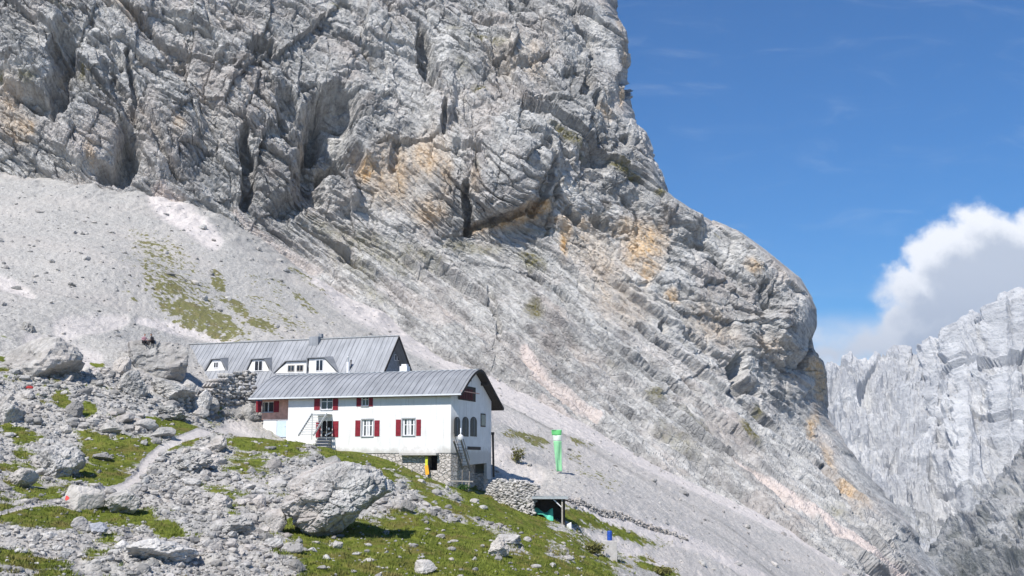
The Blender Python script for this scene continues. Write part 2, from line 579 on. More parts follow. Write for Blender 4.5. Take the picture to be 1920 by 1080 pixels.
GRASS = [
    (860, 1035, 330, 70, 3), (900, 945, 190, 42, 24), (1010, 1015, 170, 42, 32), (800, 885, 120, 26, 24), (640, 835, 130, 26, 20),
    (500, 838, 90, 26, 10), (450, 880, 60, 25, 0, 0.8), (190, 850, 80, 34, 25, 0.9), (255, 842, 60, 34, 10), (150, 888, 110, 20, 8),
    (70, 915, 80, 20, 5, 0.7), (70, 972, 130, 24, 3), (200, 968, 70, 20, 10), (300, 985, 80, 20, 25, 0.9), (60, 1052, 80, 15, 5),
    (190, 1020, 40, 25, -30, 0.8), (110, 1075, 50, 9, 0), (330, 800, 60, 13, 5, 0.9), (330, 835, 60, 14, -20, .7), (115, 750, 20, 22, 0, 0.8), (165, 770, 22, 14, 0, 0.8),
    (40, 820, 50, 16, 15, 0.85), (45, 850, 25, 12, 0, .8), (420, 925, 60, 20, 15, .75), (445, 945, 22, 34, 20, .8), (1100, 1065, 120, 26, 30), (580, 990, 60, 34, 0, 0.9),
    (640, 1050, 130, 40, 0), (700, 870, 60, 20, 25), (20, 880, 40, 16, 0, .6), (5, 668, 30, 10, 0, .8), (20, 695, 40, 6, 0, .8), (180, 683, 20, 8, 0, .7), (350, 870, 26, 12, 0, .6),
    (300, 500, 60, 70, 35, 0.5), (340, 540, 130, 70, 35, .40), (520, 590, 90, 30, 32, .36), (290, 470, 70, 34, 40, .52), (370, 590, 110, 32, 25, .8), (330, 545, 90, 42, 35, .62), (400, 600, 70, 16, 28, .95),
    (408, 525, 26, 14, 50, .75), (440, 575, 40, 14, 40, .75), (490, 612, 46, 12, 25, .75), (560, 560, 80, 10, 38, .55), (580, 530, 60, 9, 35, .45), (1000, 820, 46, 11, 12, .85), (960, 815, 26, 6, 10, .6),
    (1090, 835, 30, 6, 25, .6), (1150, 985, 110, 12, 18, .75), (1080, 975, 40, 10, 15, .8), (1230, 1066, 46, 14, 20, .8), (1210, 1040, 30, 8, 20, .5),
    (1080, 860, 40, 12, 30, .45), (1120, 895, 60, 12, 25, .4), (540, 600, 60, 12, 35, .5), (500, 540, 50, 12, 35, .35),
]
BARE = [(370, 880, 130, 40, 10), (330, 940, 130, 30, 12), (430, 990, 90, 40, 10), (110, 855, 60, 50, 20), (130, 1010, 110, 22, 8), (350, 1045, 170, 34, 5),
        (520, 1050, 60, 30, 0), (170, 920, 60, 16, 0), (480, 940, 60, 40, 0), (1050, 1035, 40, 22, 35), (920, 985, 60, 12, 24), (830, 925, 60, 10, 25), (960, 1020, 50, 10, 25), (80, 790, 90, 26, 10)]
PINK = [([(575, 505, 10), (640, 562, 20), (740, 616, 24), (850, 675, 28), (1000, 756, 30), (1180, 842, 26), (1330, 914, 20), (1500, 1003, 15), (1640, 1085, 14)], 0.9),
        ([(300, 372, 26), (345, 405, 26), (400, 452, 20)], 0.9), ([(-40, 512, 14), (20, 535, 16), (60, 556, 6)], .7), ([(120, 615, 26), (230, 600, 12)], .6),
        ([(60, 640, 18), (170, 680, 26)], .6), ([(430, 640, 14), (340, 618, 12), (260, 600, 8)], .8),
        ([(920, 775, 20), (1000, 800, 10)], .5), ([(930, 850, 26), (1000, 890, 26)], .6),
        ([(1070, 948, 16), (1150, 968, 14), (1250, 1000, 14), (1330, 1035, 14), (1420, 1085, 12)], .85), ([(1080, 1000, 14), (1140, 1010, 16), (1240, 1050, 12)], .7),
        ([(440, 775, 22), (480, 800, 12), (520, 812, 8)], .7), ([(700, 855, 14), (840, 900, 16)], .55)]
PATH = [([(480, 800, 14), (430, 780, 17), (400, 800, 11), (340, 822, 8), (300, 842, 7.5), (272, 868, 8), (262, 892, 9), (232, 910, 7), (190, 920, 5), (120, 935, 3.5), (60, 946, 3.5), (0, 962, 4), (-80, 985, 4)], 1.0)]
sgrain = fbm(GX * 0.9, GY * 0.35, GZ * 0.5, 4, seed=40)
grass = blobs(BX, BY, GRASS, wx, wy, 0.55)
bare = blobs(BX, BY, BARE, wx, wy, 0.6)
grass = np.maximum(grass, 0.42 * smooth(-.05, .25, fbm(GX * .16, GY * .16, GX * 0, 4, seed=44)) * (GY < 112) * (BX < 560)) * (1 - 0.6 * bare)
n_mid = fbm(GX * 0.35, GY * 0.35, GX * 0, 5, 0.6, seed=21)
n_sm = fbm(GX * 1.3, GY * 1.3, GX * 0, 4, 0.6, seed=22)
far_ = smooth(110, 125, GY)
grass = np.clip(grass * (1 - 0.18 * far_) + (n_mid * 0.9 + n_sm * (0.75 + 0.7 * far_)) * (grass > 0.02), 0, 1)
pink = strokes(BX, BY, PINK, wx * 0.35, wy * 0.35)
pathm = strokes(BX, BY, PATH, wx * 0.16, wy * 0.16)
grass = grass * (1 - smooth(0.15, 0.6, pathm))
pink = np.clip(np.maximum(pink * (0.95 + n_mid * 0.5), 0), 0, 1)
pink = np.maximum(pink, 0.26 * smooth(820, 1150, BX) * smooth(98, 112, GY) * np.clip(1 + 2 * n_mid, 0, 1.4))
fore = 1 - smooth(104, 120, GY)                     # boulder field in front, scree behind
fore = np.where(BX > 1060, fore * (1 - smooth(1060, 1130, BX)) * 1.0, fore)
# long dark trickles of coarser stones down the scree
tr_u = GX * 0.93 - GY * 0.37; tr_v = GX * 0.37 + GY * 0.93
tr = fbm(tr_u * 0.016, tr_v * 0.2, GX * 0, 5, 0.6, seed=31)
streak = smooth(0.08, 0.3, tr) * (1 - fore) * (1 - .7 * pink) * (.15 + .85 * smooth(500, 900, BX))
pathw = strokes(BX, BY, [([(x_, y_, w_ * 4) for x_, y_, w_ in PATH[0][0]], 1.0)])
chip1, e1 = worley2(GX * 0.75, GY * 0.75, 3, 0.5)
chip2, e2 = worley2(GX * 2.0, GY * 2.0, 4, 0.5)
rub = (1 - smooth(0.25, 0.6, grass)) * (1 - smooth(0.1, 0.5, pathm))
_lx = (GX - -5.745) * math.cos(math.radians(19)) - (GY - 104) * math.sin(math.radians(19)); _ly = (GX - -5.745) * math.sin(math.radians(19)) + (GY - 104) * math.cos(math.radians(19))
hutz = smooth(-25, -22, _lx) * (1 - smooth(2, 5, _lx)) * smooth(-7, -3, _ly) * (1 - smooth(34, 38, _ly))
GZ = GZ - 0.55 * hutz * (1 - smooth(-13, -9, _lx) * (1 - smooth(-2, 0, _lx))) - 1.1 * smooth(-26, -23, _lx) * (1 - smooth(-17, -14, _lx)) * smooth(-13, -7, _ly) * (1 - smooth(1, 3, _ly))
GZ = np.where(GY < 41, np.minimum(GZ, -0.131 * GY - 0.4 + np.clip(GY - 36, 0, 5) * 0.35), GZ)
GZ2 = GZ + fore * ((n_mid * 0.6 + 0.7 * fbm(GX * .16, GY * .16, GX * 0 + 5, 3, seed=45)) * (1 - hutz) * (1 - .85 * pathw) + rub * (0.12 * chip1 * smooth(0, 0.2, e1) + 0.12 * chip2 * smooth(0, .2, e2) + 0.12 * n_sm)
                   + (1 - rub) * 0.1 * n_sm)
GZ2 += (1 - fore) * (fbm(GX * 0.05, GY * 0.05, GX * 0, 3, seed=50) * 1.5 + n_mid * 0.22 + sgrain * 0.3 + 0.07 * chip2 + tr * 0.5 - pink * 0.3)
GZ2 += smooth(195, 222, GY) * (2.6 * fbm(GX * .14, GY * .05, GX * 0, 4, .6, seed=52))
GZ2 -= 0.12 * smooth(0.2, 0.8, pathm)
RMIN = np.minimum.accumulate(project(GX, GY, GZ2)[1], axis=0)


def ground_hit(px, py):
    """where the sight line through a picture point meets the built ground (vectorised)"""
    px = np.atleast_1d(np.asarray(px, float)); py = np.atleast_1d(np.asarray(py, float))
    d1 = math.cos(P) - math.sin(P) * (540 - py) / F
    c = (px - 960) / d1 + 960
    j = np.clip(np.round((c - cols[0]) / 2.2).astype(int), 0, len(cols) - 1)
    out = np.empty((len(px), 3)); ij = np.empty((len(px), 2), int)
    for k in range(len(px)):
        i = int(np.searchsorted(-RMIN[:, j[k]], -py[k]))
        i = min(i, len(Yr) - 1)
        out[k] = (GX[i, j[k]], GY[i, j[k]], GZ2[i, j[k]]); ij[k] = (i, j[k])
    return out, ij


def ground_z(x, y):
    j = int(np.clip(round((x / y * F + 960 - cols[0]) / 2.2), 0, len(cols) - 1))
    i = int(np.clip(np.searchsorted(Yr, y), 0, len(Yr) - 1))
    return float(GZ2[i, j])


GP = np.stack([GX, GY, GZ2], -1).reshape(-1, 3)
gmask = {'dry': np.clip(smooth(110, 125, GY) * 0.8, 0, 1).ravel(), 'grass': grass.ravel(), 'pink': np.maximum(pink, .6 * smooth(0.2, 0.7, pathm) * np.clip(1 + 1.2 * n_sm, 0, 1.2)).ravel(), 'streak': streak.ravel()}
gq = grid_quads(len(Yr), len(cols))
fc = lambda a: (a[:-1, :-1] + a[1:, 1:]).ravel() * 0.5
isp = fc(pathm) > 0.42
iss = (fc(np.where((fore > 0.5) | (BX < -9999), 1.0, 0.0)) < 0.5) & ~isp
for nm, sel, lab, cat in (('footpath', isp, 'pale trodden footpath curving across the grassy boulder slope up to the hut', 'path'),
                          ('scree_slope', iss, 'broad pale grey scree slope running down from the cliff behind the hut', 'scree slope'),
                          ('hillside', ~isp & ~iss, 'grassy hillside strewn with limestone rubble in front of the hut', 'hillside')):
    v, q, mk = compact(GP, gq[sel], gmask)
    tag(np_mesh(nm, v, q, M_GROUND, mk), lab, cat, kind='structure')

# ------------------------------------------------------------------ the cliff
SIL = np.array([(-220, 1150), (0, 1157), (30, 1155), (45, 1163), (60, 1172), (110, 1181), (150, 1177), (165, 1190), (185, 1184), (213, 1192), (222, 1190),
                (250, 1211), (300, 1229), (345, 1247), (362, 1250), (374, 1264), (400, 1302), (440, 1390), (470, 1432), (525, 1500), (560, 1520), (580, 1527),
                (612, 1529), (635, 1519), (655, 1523), (678, 1540), (700, 1547), (780, 1551), (800, 1561), (860, 1603), (930, 1661), (990, 1711), (1040, 1737),
                (1080, 1766), (1160, 1836), (1220, 1890)], float)
CL = [(-300, 300, 224), (0, 325, 225), (250, 362, 228), (400, 398, 234), (560, 500, 238), (700, 582, 231), (800, 650, 221), (900, 700, 215), (1000, 745, 212),
      (1250, 880, 205), (1500, 1000, 199), (1600, 1062, 196),
      (-250, -150, 236), (0, 0, 238), (0, 160, 231), (400, 0, 252), (400, 200, 243), (800, 0, 280), (800, 200, 262), (1150, -100, 302), (1157, 0, 294), (1180, 150, 284), (1000, 150, 272),
      (600, 250, 247), (960, 330, 250), (800, 380, 249), (620, 400, 244), (1240, 360, 274), (1080, 330, 260), (1080, 430, 256), (900, 440, 252), (700, 440, 245),
      (1390, 440, 282), (1500, 525, 284), (1527, 610, 284), (1300, 560, 260), (1250, 470, 264), (1100, 600, 240), (900, 560, 240), (1000, 660, 226), (1200, 720, 232),
      (1545, 700, 290), (1551, 790, 280), (1400, 700, 258), (1400, 820, 236), (1500, 880, 238), (1661, 930, 258), (1766, 1080, 236), (1650, 1000, 228), (1300, 860, 216)]
c = np.array(CL, float)
tps_y = TPS(c[:, :2] / 1000, c[:, 2], 3e-4)
vpy = np.arange(-200, 1216, 1.3)
xs = np.interp(vpy, SIL[:, 0], SIL[:, 1])
NC = 1400
s_lin = np.linspace(0, 1, NC)
# columns crowd slightly towards the right
KX = -260 + (xs[:, None] + 260) * s_lin[None, :]
KY = np.repeat(vpy[:, None], NC, 1)
rc = np.unique(np.r_[np.arange(0, len(vpy), 6), len(vpy) - 1]); cc = np.unique(np.r_[np.arange(0, NC, 8), NC - 1])
Dc = tps_y(KX[np.ix_(rc, cc)] / 1000, KY[np.ix_(rc, cc)] / 1000)
Dr = np.array([np.interp(np.arange(NC), cc, row) for row in Dc])
KD = np.empty(KX.shape)
for j in range(NC):
    KD[:, j] = np.interp(np.arange(len(vpy)), rc, Dr[:, j])
dist_s = xs[:, None] - KX                                   # picture distance to the skyline
KD = KD + 10 * np.clip(1 - dist_s / 30, 0, 1) ** 2          # the edge rolls away
dx = (KX - 960) / F; dy = (540 - KY) / F
ry = f_[1] + u_[1] * dy; rz = f_[2] + u_[2] * dy
CP = np.stack([dx / ry * KD, KD, rz / ry * KD], -1)
CN = grid_normals(CP)
flip = np.sign((CN * -CP).sum(-1).mean())
CN = CN * flip
for a in range(3):
    CN[..., a] = box_blur(CN[..., a], 14)
CN /= np.linalg.norm(CN, axis=-1, keepdims=True)
X, Y, Z = CP[..., 0], CP[..., 1], CP[..., 2]
A0 = (KX - 960) * 0.12; B0 = (540 - KY) * 0.12          # metres along and up the rock sheet
w1 = fbm(X / 30, Y / 30, Z / 30, 4, seed=70); w2 = fbm(X / 30, Y / 30, Z / 30, 4, seed=71)
th = math.radians(38)
a_ = A0 * math.cos(th) - B0 * math.sin(th) + w1 * 5
b_ = A0 * math.sin(th) + B0 * math.cos(th) + w2 * 4 * (0.35 + 0.65 * np.clip(1 - (KY - 430) / 120, 0, 1))
# strength: rugged wall above, slabby slope below
edge_y = np.interp(KX, [-300, 0, 250, 420, 560, 700, 900, 1060, 1200, 1400, 1540, 1800], [300, 320, 360, 395, 415, 430, 440, 470, 560, 720, 790, 800])
wall = 1 - smooth(-130, 110, KY - edge_y + 60 * w1 + 14 * fbm(X / 7, Y / 7, Z / 7, 3, seed=74))
kxw, kyw = w1 * 30 + 26 * fbm(X / 7, Y / 7, Z / 7, 5, .6, seed=72), w2 * 30 + 26 * fbm(X / 7, Y / 7, Z / 7, 5, .6, seed=73)
SMOOTHW = [(760, 320, 90, 80, 0), (790, 230, 60, 50, 0, .7), (760, 390, 70, 40, 0), (1000, 400, 60, 30, -20), (1220, 480, 50, 60, 40, .7), (40, 220, 50, 60, 30, .6)]
smw = blobs(KX, KY, SMOOTHW, kxw * .6, kyw * .6, 0.6)
rug = (0.62 + 0.38 * wall) * (1 - 0.7 * smw)
sil_f = smooth(0, 90, dist_s)
disp = fbm(X / 42, Y / 42, Z / 42, 3, seed=80) * 6.0 * (0.3 + 0.7 * wall)
h1, e1 = worley2(a_ / 34, b_ / 17, 11, 0.4)
h2, e2 = worley2(a_ / 15 + w2 * .7, b_ / 6.5 + w1, 12, 0.6)
h3, e3 = worley2(a_ / 6.5 + w1 * .6, b_ / 2.3, 13, 0.6)
h4, e4 = worley2(a_ / 2.6, b_ / 0.9, 14, 0.6)
v1, g1 = worley2(A0 / 9 + w2, B0 / 13 + w1, 15, 0.6)
disp += rug * (h1 * 1.9 * wall + h2 * (0.45 + .85 * wall) + h3 * (.25 + .3 * wall) + h4 * (.1 + .12 * wall) + v1 * 0.9 * wall)
disp -= rug * (0.75 * (1 - smooth(0, .09, e2)) * wall + 0.4 * wall * (1 - smooth(0, 0.1, e3)) + 0.3 * wall * (1 - smooth(0, .07, g1)))
sw = b_ / 5.5 + 0.5 * w1 + 0.9 * fbm(a_ / 45, b_ / 11, X * 0, 3, seed=93)
jag = fbm(a_ / 3.2, b_ / 3.2, X * 0, 4, 0.6, seed=96)
sw = sw + 0.16 * jag


def ledges(q, edge):
    fr = q - np.floor(q)
    return np.where(fr < 1 - edge, 0.5 - fr / (1 - edge), -0.5 + smooth(0, 1, (fr - 1 + edge) / edge))


saw = ledges(sw, 0.10)
ledge = smooth(-.25, .3, fbm(a_ / 22, b_ / 6, X * 0, 3, seed=98))
disp += saw * (1.25 + 0.75 * (1 - wall)) * (0.25 + 1.0 * ledge) * (1 - .6 * smw)
sw2 = b_ / 1.9 + 0.5 * w2 + 0.25 * fbm(a_ / 9, b_ / 9, X * 0, 3, seed=97)
sw2 = sw2 + 0.35 * jag
saw2 = ledges(sw2, 0.25)
ledge2 = smooth(-.2, .3, fbm(a_ / 9, b_ / 3, X * 0, 3, seed=99))
disp += saw2 * (0.6 + .6 * (1 - wall)) * (.2 + ledge2)
rid = fbm(a_ / 26, b_ / 2.4, X * 0, 5, 0.58, seed=90, ridged=True)
disp += (1.5 + 1.3 * (1 - wall)) * (rid - 0.5)
rid2 = fbm(a_ / 14, b_ / 1.6, X * 0, 4, 0.6, seed=92, ridged=True)
disp += (0.6 + 0.25 * (1 - wall)) * (rid2 - 0.5)
disp += fbm(X / 2.2, Y / 2.2, Z / 2.2, 4, 0.6, seed=95) * (0.16 + .16 * wall) * (0.35 + 0.65 * rug)
disp *= (0.3 + 0.7 * sil_f)

HOLES = [(622, 250, 44, 98, 14, 14), (650, 305, 32, 34, 0, 11), (590, 240, 34, 40, 20, 7), (600, 210, 24, 40, 10, 6), (486, 95, 30, 20, -30, 7), (796, 105, 15, 46, -18, 8), (815, 150, 12, 20, -20, 5), (834, 230, 6, 34, 5, 5),
         (463, 325, 14, 66, 0, 8), (575, 355, 26, 46, -25, 7), (236, 310, 22, 52, 5, 8), (205, 338, 24, 20, 0, 6), (128, 118, 24, 44, -12, 8), (118, 195, 20, 42, 5, 8), (75, 205, 40, 12, 25, 5),
         (195, 100, 22, 12, 30, 4), (222, 130, 14, 22, -20, 4), (660, 70, 26, 10, 30, 4), (250, 45, 34, 8, 34, 4), (310, 100, 60, 6, 36, 3), (225, 190, 12, 60, -30, 4),
         (540, 215, 20, 40, 0, 5), (1140, 428, 32, 16, 28, 7), (1078, 420, 11, 12, 0, 4), (1065, 405, 8, 14, 0, 3), (1378, 700, 16, 44, 5, 8), (1400, 730, 22, 16, 30, 5), (1506, 665, 7, 40, 10, 6),
         (874, 395, 10, 46, -5, 6), (880, 436, 9, 9, 0, 4), (930, 412, 56, 11, -20, 6), (1000, 375, 14, 38, 22, 6), (1020, 350, 10, 30, 0, 4), (1092, 168, 10, 26, 20, 5), (1110, 200, 8, 24, 0, 4), (1068, 145, 20, 7, -10, 3), (1010, 215, 26, 7, 25, 3),
         (1172, 265, 10, 14, 20, 4), (1185, 60, 5, 24, 0, 4), (1180, 165, 8, 18, 20, 4), (880, 300, 34, 10, 30, 4), (1305, 460, 14, 10, 30, 4), (1330, 505, 24, 9, 35, 4), (1420, 545, 9, 8, 0, 3), (1417, 595, 12, 8, 20, 3),
         (925, 575, 7, 40, -14, 2), (935, 620, 6, 26, 0, 1.6), (650, 490, 16, 10, 30, 3), (1240, 615, 7, 14, 0, 3), (740, 290, 10, 34, 10, 2), (770, 270, 60, 6, -10, 3), (690, 95, 40, 8, 35, 3), (360, 60, 60, 7, 35, 3), (415, 130, 16, 10, 30, 3),
         (1045, 290, 40, 7, 30, 3), (550, 390, 22, 20, 0, 4), (30, 140, 30, 10, 0, 3), (430, 5, 40, 8, 30, 3), (560, 30, 40, 6, 30, 2.5), (760, 40, 50, 6, 35, 2.5), (905, 55, 60, 6, 32, 2.5), (980, 60, 40, 6, 35, 2)]
BUMPS = [(955, 320, 80, 92, 10, 9), (470, 200, 60, 90, 10, 4), (700, 250, 60, 60, 0, 4), (520, 330, 50, 60, 10, 5), (640, 365, 30, 40, 0, 5), (170, 270, 60, 70, 20, 6), (60, 80, 80, 90, -10, 8), (70, 160, 60, 45, 0, 6), (400, 70, 90, 60, 30, 4),
         (320, 250, 60, 90, 20, 4), (830, 200, 26, 60, 10, 4), (1060, 250, 60, 60, 30, 4), (1000, 90, 90, 60, 20, 4), (1120, 130, 40, 80, 10, 3), (1430, 500, 80, 60, 35, 4), (1250, 400, 60, 40, 35, 4), (1480, 620, 50, 60, 10, 5), (1430, 640, 60, 50, 35, 3), (1180, 330, 50, 40, 35, 3), (870, 120, 50, 50, 30, 3)]
for (cx, cy, rx, rry, rot, dep) in HOLES:
    disp -= 0.78 * dep * blobs(KX, KY, [(cx, cy, rx, rry, rot)], kxw * min(1.3, rx / 22), kyw * min(1.3, rry / 22), 0.25)
for (cx, cy, rx, rry, rot, dep) in BUMPS:
    disp += 0.8 * dep * blobs(KX, KY, [(cx, cy, rx, rry, rot)], kxw * 1.2, kyw * 1.2, 0.4)
CRACKS = [([(150, 130, 5), (205, 200, 6), (290, 285, 5), (330, 340, 4)], 3), ([(235, 30, 4), (300, 85, 5), (390, 125, 4), (440, 140, 3)], 2.5), ([(990, 515, 3), (1040, 545, 4), (1088, 586, 4)], 2.5),
          ([(240, 110, 5), (250, 190, 6), (300, 290, 6)], 3), ([(700, 150, 3), (770, 210, 3)], 1.5), ([(1250, 580, 3), (1330, 660, 4), (1400, 690, 3)], 2), ([(1180, 610, 3), (1290, 690, 3)], 1.6),
          ([(1280, 450, 3), (1420, 560, 3), (1470, 610, 3)], 1.8), ([(560, 420, 3), (650, 480, 5), (690, 520, 3)], 2), ([(930, 240, 3), (1010, 300, 4)], 1.5), ([(1540, 880, 3), (1640, 1000, 3)], 1.5), ([(1570, 930, 3), (1690, 1060, 3)], 1.2)]
for pts, dep in CRACKS:
    disp -= dep * strokes(KX, KY, [(pts, 1.0)], kxw * 0.4, kyw * 0.4)
disp = np.minimum(disp, 0.5 + dist_s / 14)
CPd = CP + CN * disp[..., None]
for sc_, am_, sd_ in ((4.0, 1.0, 130), (1.3, 0.42, 140)):          # crumble sideways too
    q0_, q1_, q2_ = CPd[..., 0] / sc_, CPd[..., 1] / sc_, CPd[..., 2] / sc_
    for ax in range(3):
        CPd[..., ax] += am_ * (0.25 + 0.75 * sil_f) * (0.45 + 0.55 * wall) * fbm(q0_, q1_, q2_ + 31 * ax, 3, 0.6, seed=sd_ + ax)
# far side of the ridge: the rock turns back behind the skyline
nb = 26
back = []
last = CPd[:, -1]
for k in range(1, nb + 1):
    q = k / nb
    bdir = np.stack([last[:, 0] / last[:, 1] - 0.25 - 0.5 * (1 - q), np.ones(len(last)), np.full(len(last), -0.05)], -1)
    back.append(last + bdir * (90 * q ** 1.4))
CPd = np.concatenate([CPd, np.stack(back, 1)], 1)
PX, PY = KX.astype(np.float32), KY.astype(np.float32)
OCHRE = [(1100, 470, 60, 40, 30, .35), (1150, 560, 80, 40, 38, .25), (950, 130, 50, 30, 20, .2), (1330, 610, 60, 30, 38, .3), (740, 330, 50, 60, 0, .55), (690, 322, 26, 24, 0, .95), (800, 300, 34, 46, 0, .65), (800, 400, 34, 30, 0, .5), (830, 330, 18, 60, 0, .4), (985, 405, 60, 20, -22, .9), (1010, 395, 30, 16, -30, .9), (930, 428, 60, 10, -10, .8), (1055, 455, 11, 44, 0, .95), (1050, 425, 60, 10, 5, .6),
         (1205, 470, 36, 44, 50, .95), (1190, 440, 30, 24, 40, .6), (1210, 510, 16, 26, 10, .7), (1250, 565, 14, 16, 40, .8), (1120, 420, 30, 14, 0, .4), (1520, 690, 14, 30, 0, .8), (1530, 720, 14, 40, 0, .8), (1520, 800, 10, 30, 10, .7),
         (1590, 920, 14, 26, -35, .7), (1550, 860, 10, 40, -20, .6), (1610, 940, 20, 12, 30, .5), (1160, 60, 8, 30, 0, .5), (1165, 100, 10, 40, 0, .55), (1165, 180, 6, 20, 0, .7), (1130, 210, 22, 12, 20, .4), (40, 250, 36, 34, 30, .5), (20, 200, 28, 50, 0, .4), (65, 250, 8, 26, 0, .6), (240, 40, 40, 8, 35, .5),
         (170, 320, 10, 26, 0, .4), (330, 255, 14, 20, 0, .35), (580, 260, 16, 16, 0, .4), (1390, 515, 16, 6, 35, .7), (1130, 505, 50, 30, 20, .3), (1000, 130, 20, 40, 0, .3), (1430, 655, 40, 20, 30, .3), (890, 355, 20, 14, 0, .4), (900, 430, 30, 8, 0, .5)]
CGRASS = [(910, 100, 36, 10, 12, .7), (900, 182, 16, 6, 5, .95), (865, 150, 24, 10, 30, .35), (1065, 277, 44, 6, 30, 1), (1165, 328, 36, 6, 33, 1), (1228, 368, 10, 6, 30, 1), (995, 492, 26, 14, 25, .9), (996, 585, 18, 18, 0, .85), (880, 465, 60, 12, 5, .5), (700, 470, 90, 24, 30, .4), (780, 480, 60, 16, 20, .35),
          (620, 440, 60, 16, 35, .4), (660, 500, 60, 20, 35, .35), (700, 560, 40, 10, 35, .3), (120, 38, 18, 10, 30, .8), (85, 15, 20, 10, 0, .6), (160, 155, 14, 8, 0, .7), (65, 180, 18, 8, 20, .7), (5, 150, 14, 8, 0, .8), (1230, 745, 20, 10, 40, .7), (1400, 815, 30, 8, 40, .85), (1415, 775, 14, 5, 50, .8),
          (900, 335, 10, 6, 0, .4), (630, 5, 12, 6, 0, .8), (850, 75, 16, 8, 20, .5), (680, 98, 10, 6, 0, .4), (1340, 440, 10, 4, 30, .6), (1150, 690, 14, 6, 30, .3), (1300, 790, 40, 8, 30, .35), (1560, 960, 30, 14, 30, .3), (1270, 830, 60, 16, 35, .3), (1000, 440, 50, 8, 0, .3)]
CPINK = [([(980, 665, 8), (1010, 710, 14), (1060, 750, 14), (1120, 790, 8)], .8), ([(1355, 855, 5), (1420, 900, 11), (1520, 965, 9), (1640, 1045, 8), (1700, 1085, 8)], .95), ([(1010, 760, 10), (1100, 810, 10)], .4), ([(300, 362, 16), (345, 395, 12)], .8), ([(440, 400, 10), (520, 470, 14), (590, 510, 14)], .5), ([(1380, 800, 9), (1300, 720, 6)], .35), ([(720, 540, 20), (830, 600, 20)], .3)]
vert = fbm(A0 / 2.2, B0 / 22, X * 0, 4, 0.6, seed=110)
ochre = np.clip(blobs(PX, PY, OCHRE, kxw, kyw, 0.9) * (1.0 + 1.4 * vert), 0, 1)
cgrass = np.clip(1.25 * blobs(PX, PY, CGRASS, kxw * .5, kyw * .5, 0.7) + (fbm(X / 1.6, Y / 1.6, Z / 1.6, 3, .6, seed=111) * .8) * (blobs(PX, PY, CGRASS, kxw * .5, kyw * .5, 0.7) > .03), 0, 1)
low = 1 - wall
cpink = np.clip(strokes(PX, PY, CPINK, kxw * .3, kyw * .3) + low * 0.3 * smooth(0.02, 0.3, fbm(a_ / 26, b_ / 5, X * 0, 4, .6, seed=112)), 0, 1)
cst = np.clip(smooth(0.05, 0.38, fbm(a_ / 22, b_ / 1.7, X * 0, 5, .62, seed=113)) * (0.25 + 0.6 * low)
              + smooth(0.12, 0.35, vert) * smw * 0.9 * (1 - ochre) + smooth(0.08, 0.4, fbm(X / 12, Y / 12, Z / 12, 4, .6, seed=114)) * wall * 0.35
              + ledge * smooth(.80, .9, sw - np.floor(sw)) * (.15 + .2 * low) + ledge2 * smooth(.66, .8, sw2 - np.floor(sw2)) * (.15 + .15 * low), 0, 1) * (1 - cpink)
pad = lambda a: np.concatenate([a, np.repeat(a[:, -1:], nb, 1)], 1).ravel()
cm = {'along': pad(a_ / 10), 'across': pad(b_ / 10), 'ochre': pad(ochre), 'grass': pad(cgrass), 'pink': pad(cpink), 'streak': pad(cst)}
base_line = np.interp(KX, [-300, 0, 250, 400, 560, 700, 800, 900, 1000, 1250, 1500, 1600, 1780, 1900], [300, 325, 362, 398, 500, 582, 650, 700, 745, 880, 1000, 1062, 1180, 1260])
keepv = np.concatenate([KY < base_line + 60, np.ones((len(vpy), nb), bool)], 1)
kq = keepv[:-1, :-1] & keepv[1:, 1:] & keepv[:-1, 1:] & keepv[1:, :-1]
q = grid_quads(len(vpy), NC + nb, kq)
if flip < 0:
    q = q[:, ::-1]
v, q, cm = compact(CPd.reshape(-1, 3), q, cm)
tag(np_mesh('cliff', v, q, M_CLIFF, cm, False), 'huge grey limestone cliff with ochre stains rising behind the hut', 'cliff', kind='structure')

